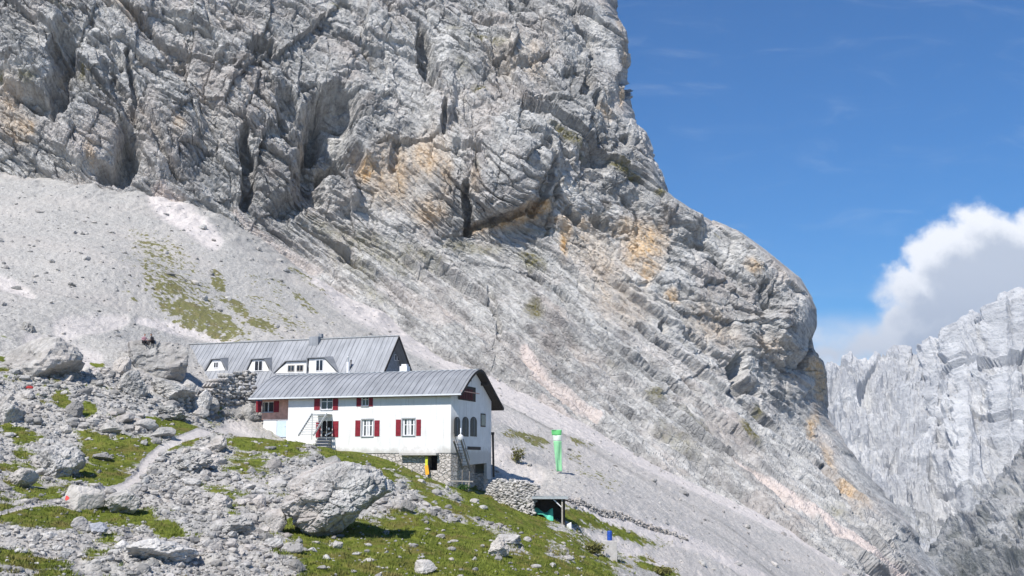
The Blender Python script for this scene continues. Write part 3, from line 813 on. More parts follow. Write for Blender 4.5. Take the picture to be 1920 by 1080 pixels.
# ------------------------------------------------------------------ far mountains and valley
def far_sheet(name, sil, y_top, y_bot, py_bot, amp, sc, seed, mat, label, cat, px0, px1, step):
    pxs = np.arange(px0, px1, step)
    sil = np.array(sil, float)
    top = np.interp(pxs, sil[:, 0], sil[:, 1])
    t = np.linspace(0, 1, int((py_bot - top.min()) / step))
    kx = np.repeat(pxs[None, :], len(t), 0)
    ky = top[None, :] + (py_bot - top[None, :]) * t[:, None]
    yd = y_top + (y_bot - y_top) * (t[:, None] ** 0.9) + 0 * kx
    ddx = (kx - 960) / F; ddy = (540 - ky) / F
    Ry = f_[1] + u_[1] * ddy; Rz = f_[2] + u_[2] * ddy
    S = np.stack([ddx / Ry * yd, yd, Rz / Ry * yd], -1)
    N = grid_normals(S)
    N *= np.sign((N * -S).sum(-1).mean())
    x, y, z = S[..., 0], S[..., 1], S[..., 2]
    q1 = x - 0.6 * z + 60 * fbm(x / (4 * sc), y / (4 * sc), z / (4 * sc), 3, seed=seed + 5)
    q2 = z + 0.6 * x
    d = (fbm(q1 / sc, q2 / (sc * 3.2), y / (sc * 4), 6, 0.52, seed=seed, ridged=True) - 0.55) * amp
    d += (fbm(q1 / (sc * .35), q2 / (sc * 0.6), y / sc, 5, 0.6, seed=seed + 3, ridged=True) - 0.5) * amp * 0.42
    d += (fbm(q1 / (sc * .16), q2 / (sc * 0.3), y / sc, 4, 0.6, seed=seed + 13, ridged=True) - 0.5) * amp * 0.13
    d *= 0.5 + 0.5 * smooth(0, .06, t)[:, None]
    h, e = worley2(q1 / (sc * .55), q2 / (sc * .9), seed + 8, 0.5)
    h_2, e_2 = worley2(q1 / (sc * .2), q2 / (sc * .38), seed + 18, 0.6)
    d += h * amp * 0.13 + h_2 * amp * .03
    S2 = S + N * d[..., None]
    # the mountain goes on behind its crest
    back = [S2[0] + np.array([0.0, 1.0, -0.55]) * w for w in (y_top * 0.4, y_top * 0.25, y_top * 0.1, y_top * .03)]
    back = [b + np.stack([b[:, 0] * 0.02, b[:, 0] * 0, b[:, 0] * 0], -1) for b in back]
    S3 = np.concatenate([np.stack(back, 0), S2], 0)
    zz = np.concatenate([np.zeros((4, len(pxs))), fbm(q1 / (sc * .8), q2 / (sc * 2.6), y / sc, 5, 0.6, seed=seed + 30)], 0)
    kyy = np.concatenate([np.repeat(top[None], 4, 0), ky], 0)
    kxx = np.concatenate([np.repeat(kx[:1], 4, 0), kx], 0)
    gr = np.clip(smooth(-0.05, 0.3, zz + FARG(kxx, kyy)), 0, 1)
    qd = grid_quads(S3.shape[0], S3.shape[1])
    o = np_mesh(name, S3.reshape(-1, 3), qd, mat, {'grass': gr.ravel()}, False)
    tag(o, label, cat, kind='structure')
    return o


def far_material(name, light, dark, veg):
    m, t, b = material(name)
    geo = t.new('ShaderNodeNewGeometry').outputs['Position']
    n1 = t.noise(geo, 0.006, 6, 0.65, 0.5)
    n2 = t.noise(t.mapping(geo, (0, 0.5, 0), (1, .4, .35)), 0.03, 6, 0.72)
    v = t.ramp(t.math('ADD', n1, n2), 0.75, 1.25)
    col = t.mix(v, dark, light)
    col = t.mix(t.math('MULTIPLY', attr(t, 'grass'), t.ramp(n2, 0.35, 0.6, 0.3, 1)), col, veg)
    t.put(b.inputs['Base Color'], col)
    b.inputs['Roughness'].default_value = 1
    b.inputs['Specular IOR Level'].default_value = 0.05
    t.put(b.inputs['Normal'], t.bump(t.math('ADD', t.math('MULTIPLY', n2, .6), t.math('MULTIPLY', t.noise(geo, 0.12, 5, 0.7), 0.5)), 1.0, 16))
    return m


M_FAR = far_material('far_limestone', (0.66, 0.66, 0.655), (0.40, 0.405, 0.415), (0.13, 0.145, 0.12))
M_SPUR = far_material('wooded_limestone', (0.50, 0.50, 0.49), (0.26, 0.26, 0.265), (0.045, 0.055, 0.045))
FARG = lambda a, b: -0.28 + 0.35 * smooth(900, 1050, b) + 0.1 * smooth(1700, 1640, a) * 0
far_sheet('far_mountain', [(1380, 716), (1480, 706), (1545, 698), (1600, 692), (1640, 688), (1690, 680), (1720, 684), (1758, 680), (1775, 664), (1800, 646), (1822, 620), (1850, 604), (1872, 582), (1888, 562), (1905, 556), (1940, 558), (2000, 530), (2100, 560), (2250, 620)],
          3000, 1750, 1230, 190, 260, 203, M_FAR, 'pale grey rocky mountain far beyond the valley under the cloud', 'mountain', 1400, 2230, 1.5)
FARG = lambda a, b: -0.04 + 0.2 * smooth(960, 1060, b)
far_sheet('far_spur', [(1640, 1160), (1700, 1092), (1745, 1046), (1775, 1012), (1800, 992), (1830, 966), (1860, 938), (1890, 902), (1920, 880), (1990, 815), (2100, 730), (2250, 640)],
          1450, 900, 1260, 60, 60, 300, M_SPUR, 'dark wooded rocky spur at the lower right below the far mountain', 'mountain spur', 1650, 2230, 2.0)
bm = bmesh.new()
for p in ((-4000, -1500, -620), (4000, -1500, -620), (4000, 5200, -620), (-4000, 5200, -620)):
    bm.verts.new(p)
bm.faces.new(bm.verts)
me = bpy.data.meshes.new('valley_floor'); bm.to_mesh(me); bm.free()
o = bpy.data.objects.new('valley_floor', me); COL.objects.link(o)
me.materials.append(M_SPUR)
tag(o, 'deep valley floor far below the mountain slopes', 'valley', kind='structure')


# ------------------------------------------------------------------ mesh builder
class MB:
    def __init__(s):
        s.v = []; s.f = []

    def poly(s, pts):
        i = len(s.v)
        s.v += [tuple(p) for p in pts]
        s.f.append(tuple(range(i, i + len(pts))))

    def box(s, x0, x1, y0, y1, z0, z1):
        i = len(s.v)
        s.v += [(x0, y0, z0), (x1, y0, z0), (x1, y1, z0), (x0, y1, z0), (x0, y0, z1), (x1, y0, z1), (x1, y1, z1), (x0, y1, z1)]
        s.f += [tuple(i + k for k in q) for q in ((3, 2, 1, 0), (4, 5, 6, 7), (0, 1, 5, 4), (1, 2, 6, 5), (2, 3, 7, 6), (3, 0, 4, 7))]

    def prism(s, pts, off):
        """closed solid: polygon pts pushed by vector off"""
        n = len(pts); i = len(s.v)
        o = Vector(off)
        s.v += [tuple(p) for p in pts] + [tuple(Vector(p) + o) for p in pts]
        s.f.append(tuple(i + k for k in range(n))[::-1])
        s.f.append(tuple(i + n + k for k in range(n)))
        for k in range(n):
            s.f.append((i + k, i + (k + 1) % n, i + n + (k + 1) % n, i + n + k))

    def bar(s, p0, p1, w, h=None, up=(0, 0, 1)):
        h = h or w
        p0 = Vector(p0); p1 = Vector(p1)
        d = (p1 - p0).normalized()
        a = d.cross(Vector(up))
        if a.length < 1e-3:
            a = d.cross(Vector((1, 0, 0)))
        a.normalize(); b = a.cross(d)
        q = [p0 + a * (sx * w / 2) + b * (sy * h / 2) for sx, sy in ((-1, -1), (1, -1), (1, 1), (-1, 1))]
        s.prism(q, p1 - p0)

    def tube(s, p0, p1, r, n=10, r1=None):
        r1 = r if r1 is None else r1
        p0 = Vector(p0); p1 = Vector(p1); d = (p1 - p0).normalized()
        a = d.cross(Vector((0, 0, 1)))
        if a.length < 1e-3:
            a = Vector((1, 0, 0))
        a.normalize(); b = d.cross(a)
        i = len(s.v)
        for p, rr in ((p0, r), (p1, r1)):
            for k in range(n):
                t = 2 * math.pi * k / n
                s.v.append(tuple(p + a * (math.cos(t) * rr) + b * (math.sin(t) * rr)))
        s.f.append(tuple(i + k for k in range(n)))
        s.f.append(tuple(i + n + k for k in range(n))[::-1])
        for k in range(n):
            s.f.append((i + k, i + n + k, i + n + (k + 1) % n, i + (k + 1) % n))

    def build(s, name, mat, parent=None, loc=None, smooth_shade=False, bevel=0):
        me = bpy.data.meshes.new(name)
        me.from_pydata(s.v, [], s.f)
        bm = bmesh.new(); bm.from_mesh(me)
        bmesh.ops.recalc_face_normals(bm, faces=bm.faces)
        bm.to_mesh(me); bm.free()
        if smooth_shade:
            me.polygons.foreach_set('use_smooth', [True] * len(me.polygons))
        me.materials.append(mat)
        o = bpy.data.objects.new(name, me)
        COL.objects.link(o)
        if parent: o.parent = parent
        if loc is not None: o.location = loc
        if bevel:
            md = o.modifiers.new('bevel', 'BEVEL'); md.width = bevel; md.segments = 2; md.limit_method = 'ANGLE'
        return o


def empty(name, loc, rz=0, label=None, cat=None, group=None):
    o = bpy.data.objects.new(name, None)
    COL.objects.link(o)
    o.location = loc; o.rotation_euler = (0, 0, rz)
    o.empty_display_size = 0.3
    return tag(o, label, cat, group)


# ------------------------------------------------------------------ building materials
def plaster():
    m, t, b = material('white_plaster')
    tc = t.new('ShaderNodeTexCoord').outputs['Object']
    n = t.noise(tc, 0.9, 6, 0.65)
    dr = t.noise(t.mapping(tc, (0, 0, 0), (3, 3, 0.25)), 1.2, 5, 0.6)
    c = t.mix(t.ramp(n, 0.3, 0.75), (0.66, 0.655, 0.64), (0.75, 0.745, 0.735))
    c = t.mix(t.ramp(dr, 0.52, 0.75, 0, 0.5), c, (0.43, 0.42, 0.395))
    sx = t.new('ShaderNodeSeparateXYZ'); t.put(sx.inputs[0], tc)
    dirt = t.ramp(t.math('ADD', sx.outputs[2], t.math('MULTIPLY', t.noise(tc, 1.4, 5, .65), 1.6)), 0.7, 1.5, 0.6, 0)
    c = t.mix(dirt, c, (0.36, 0.34, 0.31))
    t.put(b.inputs['Base Color'], c); b.inputs['Roughness'].default_value = 0.9
    t.put(b.inputs['Normal'], t.bump(t.noise(tc, 14, 4), 0.25, 0.03))
    return m


def stone_masonry():
    m, t, b = material('stone_masonry')
    tc = t.new('ShaderNodeTexCoord').outputs['Object']
    wv = t.vmath('ADD', tc, t.vmath('MULTIPLY', t.noise(tc, 2.0, 2, out=1), (0.25, 0.25, 0.25)))
    st = t.mapping(wv, (0, 0, 0), (1.0, 1.0, 1.5))
    e = t.voro(st, 2.3, 'DISTANCE_TO_EDGE')
    cc = t.voro(st, 2.3, 'F1', 'Color')
    sp = t.new('ShaderNodeSeparateColor'); t.put(sp.inputs[0], cc)
    c = t.mix(sp.outputs[0], (0.42, 0.385, 0.355), (0.62, 0.575, 0.545))
    c = t.mix(t.ramp(t.noise(tc, 6, 4), 0.4, 0.7, 0, .4), c, (0.36, 0.34, 0.31))
    c = t.mix(t.ramp(e, 0.0, 0.055, 1, 0), c, (0.42, 0.40, 0.37))
    t.put(b.inputs['Base Color'], c); b.inputs['Roughness'].default_value = 0.95
    t.put(b.inputs['Normal'], t.bump(t.ramp(e, 0, 0.12), 1.0, 0.12, t.bump(t.noise(tc, 9, 4), 0.4, 0.05)))
    return m


def sheet_metal():
    m, t, b = material('grey_sheet_roof')
    tc = t.new('ShaderNodeTexCoord').outputs['Object']
    n = t.noise(tc, 0.35, 5, 0.6)
    st = t.noise(t.mapping(tc, (0, 0, 0), (2.2, 0.25, 0.25)), 1.1, 5, 0.65)
    c = t.mix(t.ramp(t.math('ADD', n, st), 0.7, 1.3), (0.21, 0.218, 0.232), (0.33, 0.34, 0.358))
    c = t.mix(t.ramp(t.noise(tc, 1.6, 5, .7), 0.6, 0.8, 0, .3), c, (0.38, 0.375, 0.38))
    t.put(b.inputs['Base Color'], c)
    b.inputs['Roughness'].default_value = 0.5; b.inputs['Metallic'].default_value = 0.15
    t.put(b.inputs['Normal'], t.bump(n, 0.2, 0.1))
    return m


M_PLASTER = plaster(); M_STONE = stone_masonry(); M_ROOF = sheet_metal()
M_DWOOD = simple('dark_timber', (0.05, 0.042, 0.036), 0.85, 0.3, 5)
M_RED = simple('dark_red_paint', (0.20, 0.013, 0.024), 0.6, 0.25, 4)
M_MAROON = simple('maroon_boards', (0.075, 0.012, 0.014), 0.8, 0.25, 4)  # one even dull maroon for the gable slats
M_DGLASS = simple('dark_glass', (0.01, 0.012, 0.016), 0.35, 0.3, 2, spec=0.15)
M_OLDWOOD = simple('grey_old_timber', (0.20, 0.18, 0.16), 0.9, 0.25, 6)
M_GLASS = simple('window_glass', (0.018, 0.022, 0.03), 0.08, 0.3, 2, spec=0.6)
M_FRAME = simple('white_paint', (0.72, 0.72, 0.73), 0.6, 0.08, 6)
M_GFRAME = simple('grey_window_trim', (0.33, 0.34, 0.36), 0.7, 0.1, 5)
M_PINKW = simple('faded_salmon_boards', (0.56, 0.33, 0.26), 0.85, 0.25, 2)
M_BLUE = simple('pale_blue_paint', (0.50, 0.60, 0.74), 0.6, 0.08, 3)
M_STEEL = simple('galvanised_steel', (0.46, 0.48, 0.48), 0.45, 0.15, 6, metal=0.4)
M_SLATEW = simple('grey_blue_boards', (0.22, 0.235, 0.265), 0.85, 0.25, 4)
M_CONC = simple('concrete', (0.45, 0.43, 0.41), 0.9, 0.15, 3, bump=0.3)
M_TIMBER = simple('weathered_timber', (0.34, 0.31, 0.27), 0.9, 0.25, 6)
M_BLACK = simple('interior_shade_black', (0.015, 0.014, 0.014), 0.95, 0.2, 3)  # near-black colour standing in for the shade inside openings

# ------------------------------------------------------------------ front hut
ALPHA = math.radians(19)
C0 = at(845, 848, 104)
EX = Vector((math.cos(ALPHA), -math.sin(ALPHA), 0)); EY = Vector((math.sin(ALPHA), math.cos(ALPHA), 0))


def fac(px, py, ly=0.0):
    d = Vector(ray(px, py)); p = d * ((C0.dot(EY) + ly) / d.dot(EY)) - C0
    return p.dot(EX), p.z


def gab(px, py, lx=0.0):
    d = Vector(ray(px, py)); p = d * ((C0.dot(EX) + lx) / d.dot(EX)) - C0
    return p.dot(EY), p.z


hut = empty('mountain_hut', C0, -ALPHA, 'white plastered mountain hut with red shutters in front, standing seam grey roof', 'mountain hut')
CH = 0.42                                            # the corner strip turned towards the sun
GX0 = CH
GYB = 9.9
PROF = [(-0.55, 5.45), (0.3, 6.02), (1.3, 6.72), (2.2, 7.28), (3.1, 7.72), (3.9, 7.98), (4.7, 8.1), (5.4, 7.98), (6.2, 7.6), (8.0, 6.56), (11.4, 4.62)]
XL, XM = -20.75, fac(540, 780)[0]


def prof_z(y):
    return float(np.interp(y, [p[0] for p in PROF], [p[1] for p in PROF]))


def wall_sheet(mb, x0, x1, z0, z1, holes, depth=0.22, y=0.0):
    xs_ = sorted({x0, x1} | {h[k] for h in holes for k in (0, 2)}); zs_ = sorted({z0, z1} | {h[k] for h in holes for k in (1, 3)})
    for a, b in zip(xs_[:-1], xs_[1:]):
        for c_, d_ in zip(zs_[:-1], zs_[1:]):
            mx, mz = (a + b) / 2, (c_ + d_) / 2
            if any(h[0] < mx < h[2] and h[1] < mz < h[3] for h in holes):
                continue
            mb.poly([(a, y, c_), (b, y, c_), (b, y, d_), (a, y, d_)])
    for (a, c_, b, d_) in holes:
        mb.poly([(a, y, c_), (a, y + depth, c_), (a, y + depth, d_), (a, y, d_)])
        mb.poly([(b, y, c_), (b, y, d_), (b, y + depth, d_), (b, y + depth, c_)])
        mb.poly([(a, y, c_), (b, y, c_), (b, y + depth, c_), (a, y + depth, c_)])
        mb.poly([(a, y, d_), (a, y + depth, d_), (b, y + depth, d_), (b, y, d_)])


def prect(x0, y0, x1, y1, ly=0.0):
    a = fac(x0, y1, ly); b = fac(x1, y0, ly)
    return (a[0], a[1], b[0], b[1])


WIN = {'a': prect(601, 744, 623.5, 768), 'b': prect(678, 742, 691, 761), 'd': prect(602.5, 789, 623, 819.5), 'e': prect(678, 786.5, 700, 818), 'f': prect(754, 785, 778, 816.5)}
mb = MB()
wall_sheet(mb, XM, 0, -0.05, prof_z(0.0) - 0.05, list(WIN.values()))
# corner strip and gable end, back wall, left end
gz = [(y, prof_z(y) - 0.08) for y in (0.85, 2.2, 3.1, 3.9, 4.7, 5.4, 6.2, 8.0, GYB)]
mb.poly([(0, 0, -0.05), (GX0, 0.85, -0.05), (GX0, 0.85, prof_z(.85) - 0.08), (0, 0, prof_z(0) - 0.05)])
zb0 = gab(868, 873, GX0)[1]; zb1 = gab(905, 868, GX0)[1]
mb.prism([(GX0, 0.85, -0.05), (GX0, 1.9, -0.05), (GX0, 2.0, zb0), (GX0, 8.6, zb1), (GX0, 8.7, -2.6), (GX0, GYB, -2.6)] + [(GX0, y, z) for y, z in reversed(gz)], (-0.3, 0, 0))
mb.poly([(GX0 - .3, GYB, -2.6), (XL, GYB, -2.6), (XL, GYB, prof_z(GYB) - .1), (GX0 - .3, GYB, prof_z(GYB) - .1)])
mb.poly([(XL, 0.9, -1.5), (XL, GYB, -1.5)] + [(XL, y, z) for y, z in reversed(gz)])
mb.poly([(XM, 0, -0.5), (XM, 1.0, -0.5), (XM, 1.0, prof_z(1.0) - .08), (XM, 0, prof_z(0) - .08)])
mb.poly([(XM, 0, -0.05), (0, 0, -0.05), (0, 1.0, -0.05), (XM, 1.0, -0.05)])
mb.build('wall', M_PLASTER, hut)
# stone base
mb = MB()
O = prect(797, 851, 820, 882, 0.06)
xo0 = fac(753, 850, .06)[0]
wall_sheet(mb, XM, 0, -4.2, -0.055, [O], 1.6, 0.06)
mb.poly([(0, 0.06, -4.2), (0.36, 0.85, -4.2), (0.36, 0.85, -0.055), (0, 0.06, -0.055)])
mb.poly([(0.36, 0.85, -4.2), (0.36, 2.0, -4.2), (0.36, 2.0, -0.055), (0.36, 0.85, -0.055)])
mb.poly([(0.36, 2.0, -4.2), (-0.8, 2.1, -4.2), (-0.8, 2.1, -0.2), (0.36, 2.0, -0.2)])
mb.poly([(-0.8, 2.1, -4.2), (-0.8, 8.6, -4.2), (-0.8, 8.6, -0.2), (-0.8, 2.1, -0.2)])
mb.poly([(-0.8, 8.6, -4.2), (0.1, 8.7, -4.2), (0.1, 8.7, -2.0), (-0.8, 8.6, -2.0)])
mb.poly([(0.1, 8.7, -4.6), (0.1, GYB, -4.6), (0.1, GYB, -2.6), (0.1, 8.7, -2.6)])
mb.build('stone_base', M_STONE, hut)
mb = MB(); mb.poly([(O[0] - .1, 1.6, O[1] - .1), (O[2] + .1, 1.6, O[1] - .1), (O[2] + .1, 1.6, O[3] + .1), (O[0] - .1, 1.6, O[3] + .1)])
mb.build('cellar_shade', M_BLACK, hut)  # flat black backing, paints the cellar's shade as colour
mb = MB(); mb.box(xo0, fac(822, 848)[0], -0.55, 0.055, -0.28, -0.06); mb.build('concrete_canopy', M_CONC, hut, bevel=0.02)


def shutter(mb, x0, x1, z0, z1, y=-0.045):
    mb.box(x0, x1, y, y + 0.04, z0, z1)
    for k in (0.18, 0.5, 0.82):
        zc = z0 + (z1 - z0) * k
        mb.box(x0 + .03, x1 - .03, y - 0.015, y - 0.002, zc - .05, zc + .05)


def window(h, trim, mull=2, bars=1, y=0.0, curtain=False, parent=None):
    x0, z0, x1, z1 = h
    fr = MB(); w = 0.055; yd = y + 0.12
    fr.box(x0, x0 + w, yd, yd + .06, z0, z1); fr.box(x1 - w, x1, yd, yd + .06, z0, z1)
    fr.box(x0 + w, x1 - w, yd, yd + .06, z0, z0 + w); fr.box(x0 + w, x1 - w, yd, yd + .06, z1 - w, z1)
    for k in range(1, mull):
        xc = x0 + (x1 - x0) * k / mull
        fr.box(xc - .05, xc + .05, yd - .004, yd + .055, z0 + w, z1 - w)
    for k in range(bars):
        zc = z0 + (z1 - z0) * (0.64 if bars == 1 else (k + 1) / (bars + 1))
        fr.box(x0 + w, x1 - w, yd + .004, yd + .05, zc - .03, zc + .03)
    fo = fr.build('window', M_FRAME, parent or hut)
    g = MB(); g.poly([(x0, yd + .03, z0), (x1, yd + .03, z0), (x1, yd + .03, z1), (x0, yd + .03, z1)])
    g.build('pane', M_GLASS, fo)
    s = MB(); s.box(x0 - .06, x1 + .06, y - .10, y + .12, z0 - .07, z0 - .003); s.build('sill', M_GFRAME, fo)
    if trim:
        tr = MB(); e = 0.10
        tr.box(x0 - e, x0 - .002, y - .02, y + .02, z0 - .003, z1 + e); tr.box(x1 + .002, x1 + e, y - .02, y + .02, z0 - .003, z1 + e)
        tr.box(x0 - .002, x1 + .002, y - .02, y + .02, z1 + .002, z1 + e)
        tr.build('trim', M_GFRAME, fo)
    if curtain:
        cu = MB()
        n = 14
        for side in (0, 1):
            xa = x0 + .06 + side * (x1 - x0) * .52; xb = xa + (x1 - x0) * .36
            for k in range(n):
                a = xa + (xb - xa) * k / n; b = xa + (xb - xa) * (k + 1) / n
                if abs((k + .5) / n - .5) < .22: continue
                cu.box(a, b, yd + .012, yd + .02 + 0.006 * (k % 2), z0 + .06, z0 + (z1 - z0) * .97)
        cu.build('curtain', M_FRAME, fo)
    return fo


window(WIN['a'], False, 2, 1); window(WIN['b'], False, 2, 1)
window(WIN['e'], True, 2, 1, curtain=True); window(WIN['f'], True, 2, 1, curtain=True)
for (a, b, t0, b0) in ((589, 600.5, 743, 769), (624, 634.5, 743, 769), (668.5, 677.5, 741, 762), (691.8, 699.5, 741, 762),
                       (592, 602, 790.5, 820), (623.6, 635, 789.5, 819.5), (666, 676, 788, 818), (702, 712, 788, 818), (742, 752, 786.5, 817.5), (780.5, 789.5, 786.5, 817)):
    x0, z0, x1, z1 = prect(a, t0, b, b0)
    s_ = MB(); shutter(s_, x0, x1, z0, z1); s_.build('shutter', M_RED, hut)
# open doorway closed by a black sheet painting the room's shade, pale bench before it
h = WIN['d']
mb = MB(); mb.poly([(h[0], 0.2, h[1]), (h[2], 0.2, h[1]), (h[2], 0.2, h[3]), (h[0], 0.2, h[3])]); d_ = mb.build('doorway_shade', M_BLACK, hut)
mb = MB(); mb.bar((h[0] + .35, 0.12, h[1] + .18), (h[2] - .15, 0.12, h[1] + .42), 0.08, 0.12); mb.tube((h[2] - .42, .1, h[1] + .8), (h[2] - .42, .16, h[1] + .8), .12); mb.build('wall_fitting', M_FRAME, d_)

# recessed left bay: salmon boards above, white below, pale blue door
LY = 0.9
aw = prect(491, 753, 513, 773, LY)
xa0, xa1 = XL + 0.02, XM - 0.003
zmid = fac(510, 787, LY)[1]
mb = MB(); wall_sheet(mb, xa0, xa1, zmid, prof_z(LY) - .1, [aw], .2, LY); mb.build('board_wall', M_PINKW, hut)
mb = MB()
bd = prect(518, 787.5, 537.5, 814, LY - .08)
mb.box(xa0, bd[0] - .003, LY - .08, LY + .2, -1.6, zmid - .003); mb.box(bd[2] + .003, xa1, LY - .08, LY + .2, -1.6, zmid - .003); mb.box(bd[0] - .003, bd[2] + .003, LY + .05, LY + .2, -1.6, zmid - .003)
mb.build('lower_wall', M_PLASTER, hut)
mb = MB(); mb.box(bd[0], bd[2], LY - .06, LY + .04, bd[1] - .3, bd[3] - .06)
dd = mb.build('door', M_BLUE, hut, bevel=.01)
mb = MB(); mb.tube((bd[2] - .15, LY - .13, bd[1] + .75), (bd[2] - .15, LY - .06, bd[1] + .75), .035); mb.build('handle', M_STEEL, dd)
mb = MB(); mb.box(xa0, xa1, LY - .12, LY - .082, zmid - .06, zmid + .03); mb.build('rail_board', M_SLATEW, hut)
window(aw, False, 2, 0, LY)
for (a, b) in ((480, 490.8), (513.4, 523.5)):
    x0, z0, x1, z1 = prect(a, 752, b, 773, LY); s_ = MB(); shutter(s_, x0, x1, z0, z1, LY - .045); s_.build('shutter', M_RED, hut)

# gable windows
def arch(mb, yc, w, z0, z1, x, d, inset=0.0):
    w -= inset * 2; z0 += inset; z1 -= inset
    r = w / 2; pts = [(x, yc - r, z0), (x, yc + r, z0)]
    for k in range(9):
        t = math.pi * k / 8
        pts.append((x, yc + r * math.cos(t), z1 - r * 0.55 + r * 0.55 * math.sin(t)))
    mb.prism(pts, (d, 0, 0))


for (a, b) in ((851.5, 862), (867, 878), (882, 893.5)):
    y0, z0 = gab(a, 817, GX0); y1, z1 = gab(b, 783, GX0)
    m1 = MB(); arch(m1, (y0 + y1) / 2, y1 - y0 + .12, z0 - .05, z1 + .05, GX0 + .002, .03); fo = m1.build('arched_window', M_DWOOD, hut)
    m2 = MB(); arch(m2, (y0 + y1) / 2, y1 - y0, z0, z1, GX0 + .034, .012); m2.build('pane', M_DGLASS, fo)
    m3 = MB(); yc = (y0 + y1) / 2; m3.box(GX0 + .048, GX0 + .07, yc - .04, yc + .04, z0, z1 - .05); m3.build('mullion', M_SLATEW, fo)
y0, z0 = gab(901, 800, GX0); y1, z1 = gab(910, 776, GX0)
mb = MB(); mb.box(GX0 + .002, GX0 + .04, y0, min(y1, GYB - .05), z0, z1); fo = mb.build('side_window', M_DWOOD, hut)
mb = MB(); mb.box(GX0 + .042, GX0 + .05, y0 + .12, min(y1, GYB - .05) - .12, z0 + .12, z1 - .12); mb.build('pane', M_GLASS, fo)
y0, z0 = gab(876, 843, GX0); y1, z1 = gab(901, 838, GX0)
mb = MB(); mb.box(GX0 + .002, GX0 + .03, y0, y1, z0, z1); mb.build('vent', M_DWOOD, hut)
y0, z0 = gab(859, 749, GX0); y1, z1 = gab(891, 727, GX0)
mb = MB(); mb.box(GX0 + .002, GX0 + .06, y0, y1, z0, z1); bal = mb.build('gable_window', M_DWOOD, hut)
for k in range(5):
    a = y0 + (y1 - y0) * (0.08 + 0.15 * k)
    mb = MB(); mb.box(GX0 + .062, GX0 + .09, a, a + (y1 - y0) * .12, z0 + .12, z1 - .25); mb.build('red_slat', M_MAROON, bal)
mb = MB(); ya, za = gab(852, 733, GX0); mb.bar((GX0 + .7, ya, za), (GX0 + .7, gab(886, 733, GX0)[0], za), 0.08); mb.build('tie_beam', M_PINKW, hut)

# roof: curved crown, standing seams, dark boarded underside
XR0, XR1 = XL - 0.9, 1.25
TH = 0.16
prof_fine = []
for k in range(len(PROF) - 1):
    (ya, za), (yb, zb) = PROF[k], PROF[k + 1]
    prof_fine.append((ya, za))
prof_fine.append(PROF[-1])
mb = MB()
up_ = [(y, z) for y, z in prof_fine]; dn_ = [(y, z - TH) for y, z in prof_fine]
mb.prism([(XR0, y, z) for y, z in up_] + [(XR0, y, z) for y, z in reversed(dn_)], (XR1 - XR0, 0, 0))
x = XR0 + 0.3
while x < XR1 - .05:
    for (ya, za), (yb, zb) in zip(up_[:-1], up_[1:]):
        mb.bar((x, ya, za + .02), (x, yb, zb + .02), 0.03, 0.07)
    x += 0.62
roof = mb.build('roof', M_ROOF, hut)
mb = MB()
mb.prism([(XR0 + .05, y, z - TH - .003) for y, z in up_] + [(XR0 + .05, y, z - TH - .07) for y, z in reversed(up_)], (XR1 - XR0 - .1, 0, 0))
y = -0.6
mb.build('soffit', M_DWOOD, roof)
mb = MB()
for (ya, za), (yb, zb) in zip(up_[:-1], up_[1:]):
    mb.bar((XR1 + .02, ya, za - .1), (XR1 + .02, yb, zb - .1), 0.035, 0.24)
mb.build('verge_board', M_DWOOD, roof)
mb = MB(); mb.box(XR0, XR1, -0.69, -0.56, 5.29, 5.43); mb.build('gutter', simple('bright_gutter', (0.66, 0.67, 0.68), .4, .08, 4, metal=.2), roof)
mb = MB(); mb.box(XR0 + .3, XR1 - .3, 4.62, 4.78, 8.09, 8.16); mb.build('ridge_cap', M_STEEL, roof)
for yk in (2.2, 6.9):
    mb = MB(); mb.box(GX0, XR1 - .1, yk - .1, yk + .1, prof_z(yk) - .52, prof_z(yk) - .26)
    mb.build('purlin', M_DWOOD, roof)
# drain pipe on the far corner, stair against the gable foot, front steel stair
mb = MB(); ya, za = gab(917, 812, GX0 + .1); zb = gab(919, 895, GX0 + .1)[1]
mb.tube((GX0 + .12, GYB + .15, za), (GX0 + .2, GYB + .2, zb), .11); mb.tube((GX0 + .12, GYB + .15, za - .15), (GX0 + .12, GYB + .15, za + .12), .17); mb.build('drainpipe', M_DWOOD, hut, smooth_shade=False)
st = MB()
p0 = gab(857, 826, .95); p1 = gab(873, 878, .95)
for xo in (0.62, 1.35):
    st.bar((xo, p0[0], p0[1]), (xo, p1[0], p1[1]), .09, .22)
    st.bar((xo, p0[0], p0[1] + .75), (xo, p1[0], p1[1] + .75), .05)
    for q in (0.05, .5, .95):
        yy_ = p0[0] + (p1[0] - p0[0]) * q; zz_ = p0[1] + (p1[1] - p0[1]) * q
        st.bar((xo, yy_, zz_), (xo, yy_, zz_ + .75), .04)
for q in np.linspace(0.05, .95, 10):
    yy_ = p0[0] + (p1[0] - p0[0]) * q; zz_ = p0[1] + (p1[1] - p0[1]) * q
    st.box(.62, 1.35, yy_ - .12, yy_ + .12, zz_ - .02, zz_ + .02)
for xo in (.62, 1.35):
    st.bar((xo, p1[0], p1[1]), (xo, p1[0], p1[1] - 1.6), .07)
st.build('side_stair', M_OLDWOOD, hut)
pl = gab(858, 822, 1.0)
mb = MB(); mb.tube((1.3, pl[0], pl[1] - .1), (1.3, pl[0], pl[1] + .95), .045)
for k in range(7):
    t0 = math.pi * k / 7; t1 = math.pi * (k + 1) / 7
    mb.tube((1.3, pl[0], pl[1] + .1 - .28 * math.cos(t0)), (1.3, pl[0], pl[1] + .1 - .28 * math.cos(t1)), .28 * math.sin(t0) + .005, 12, .28 * math.sin(t1) + .005)
mb.build('globe_lamp', M_FRAME, hut, smooth_shade=True)
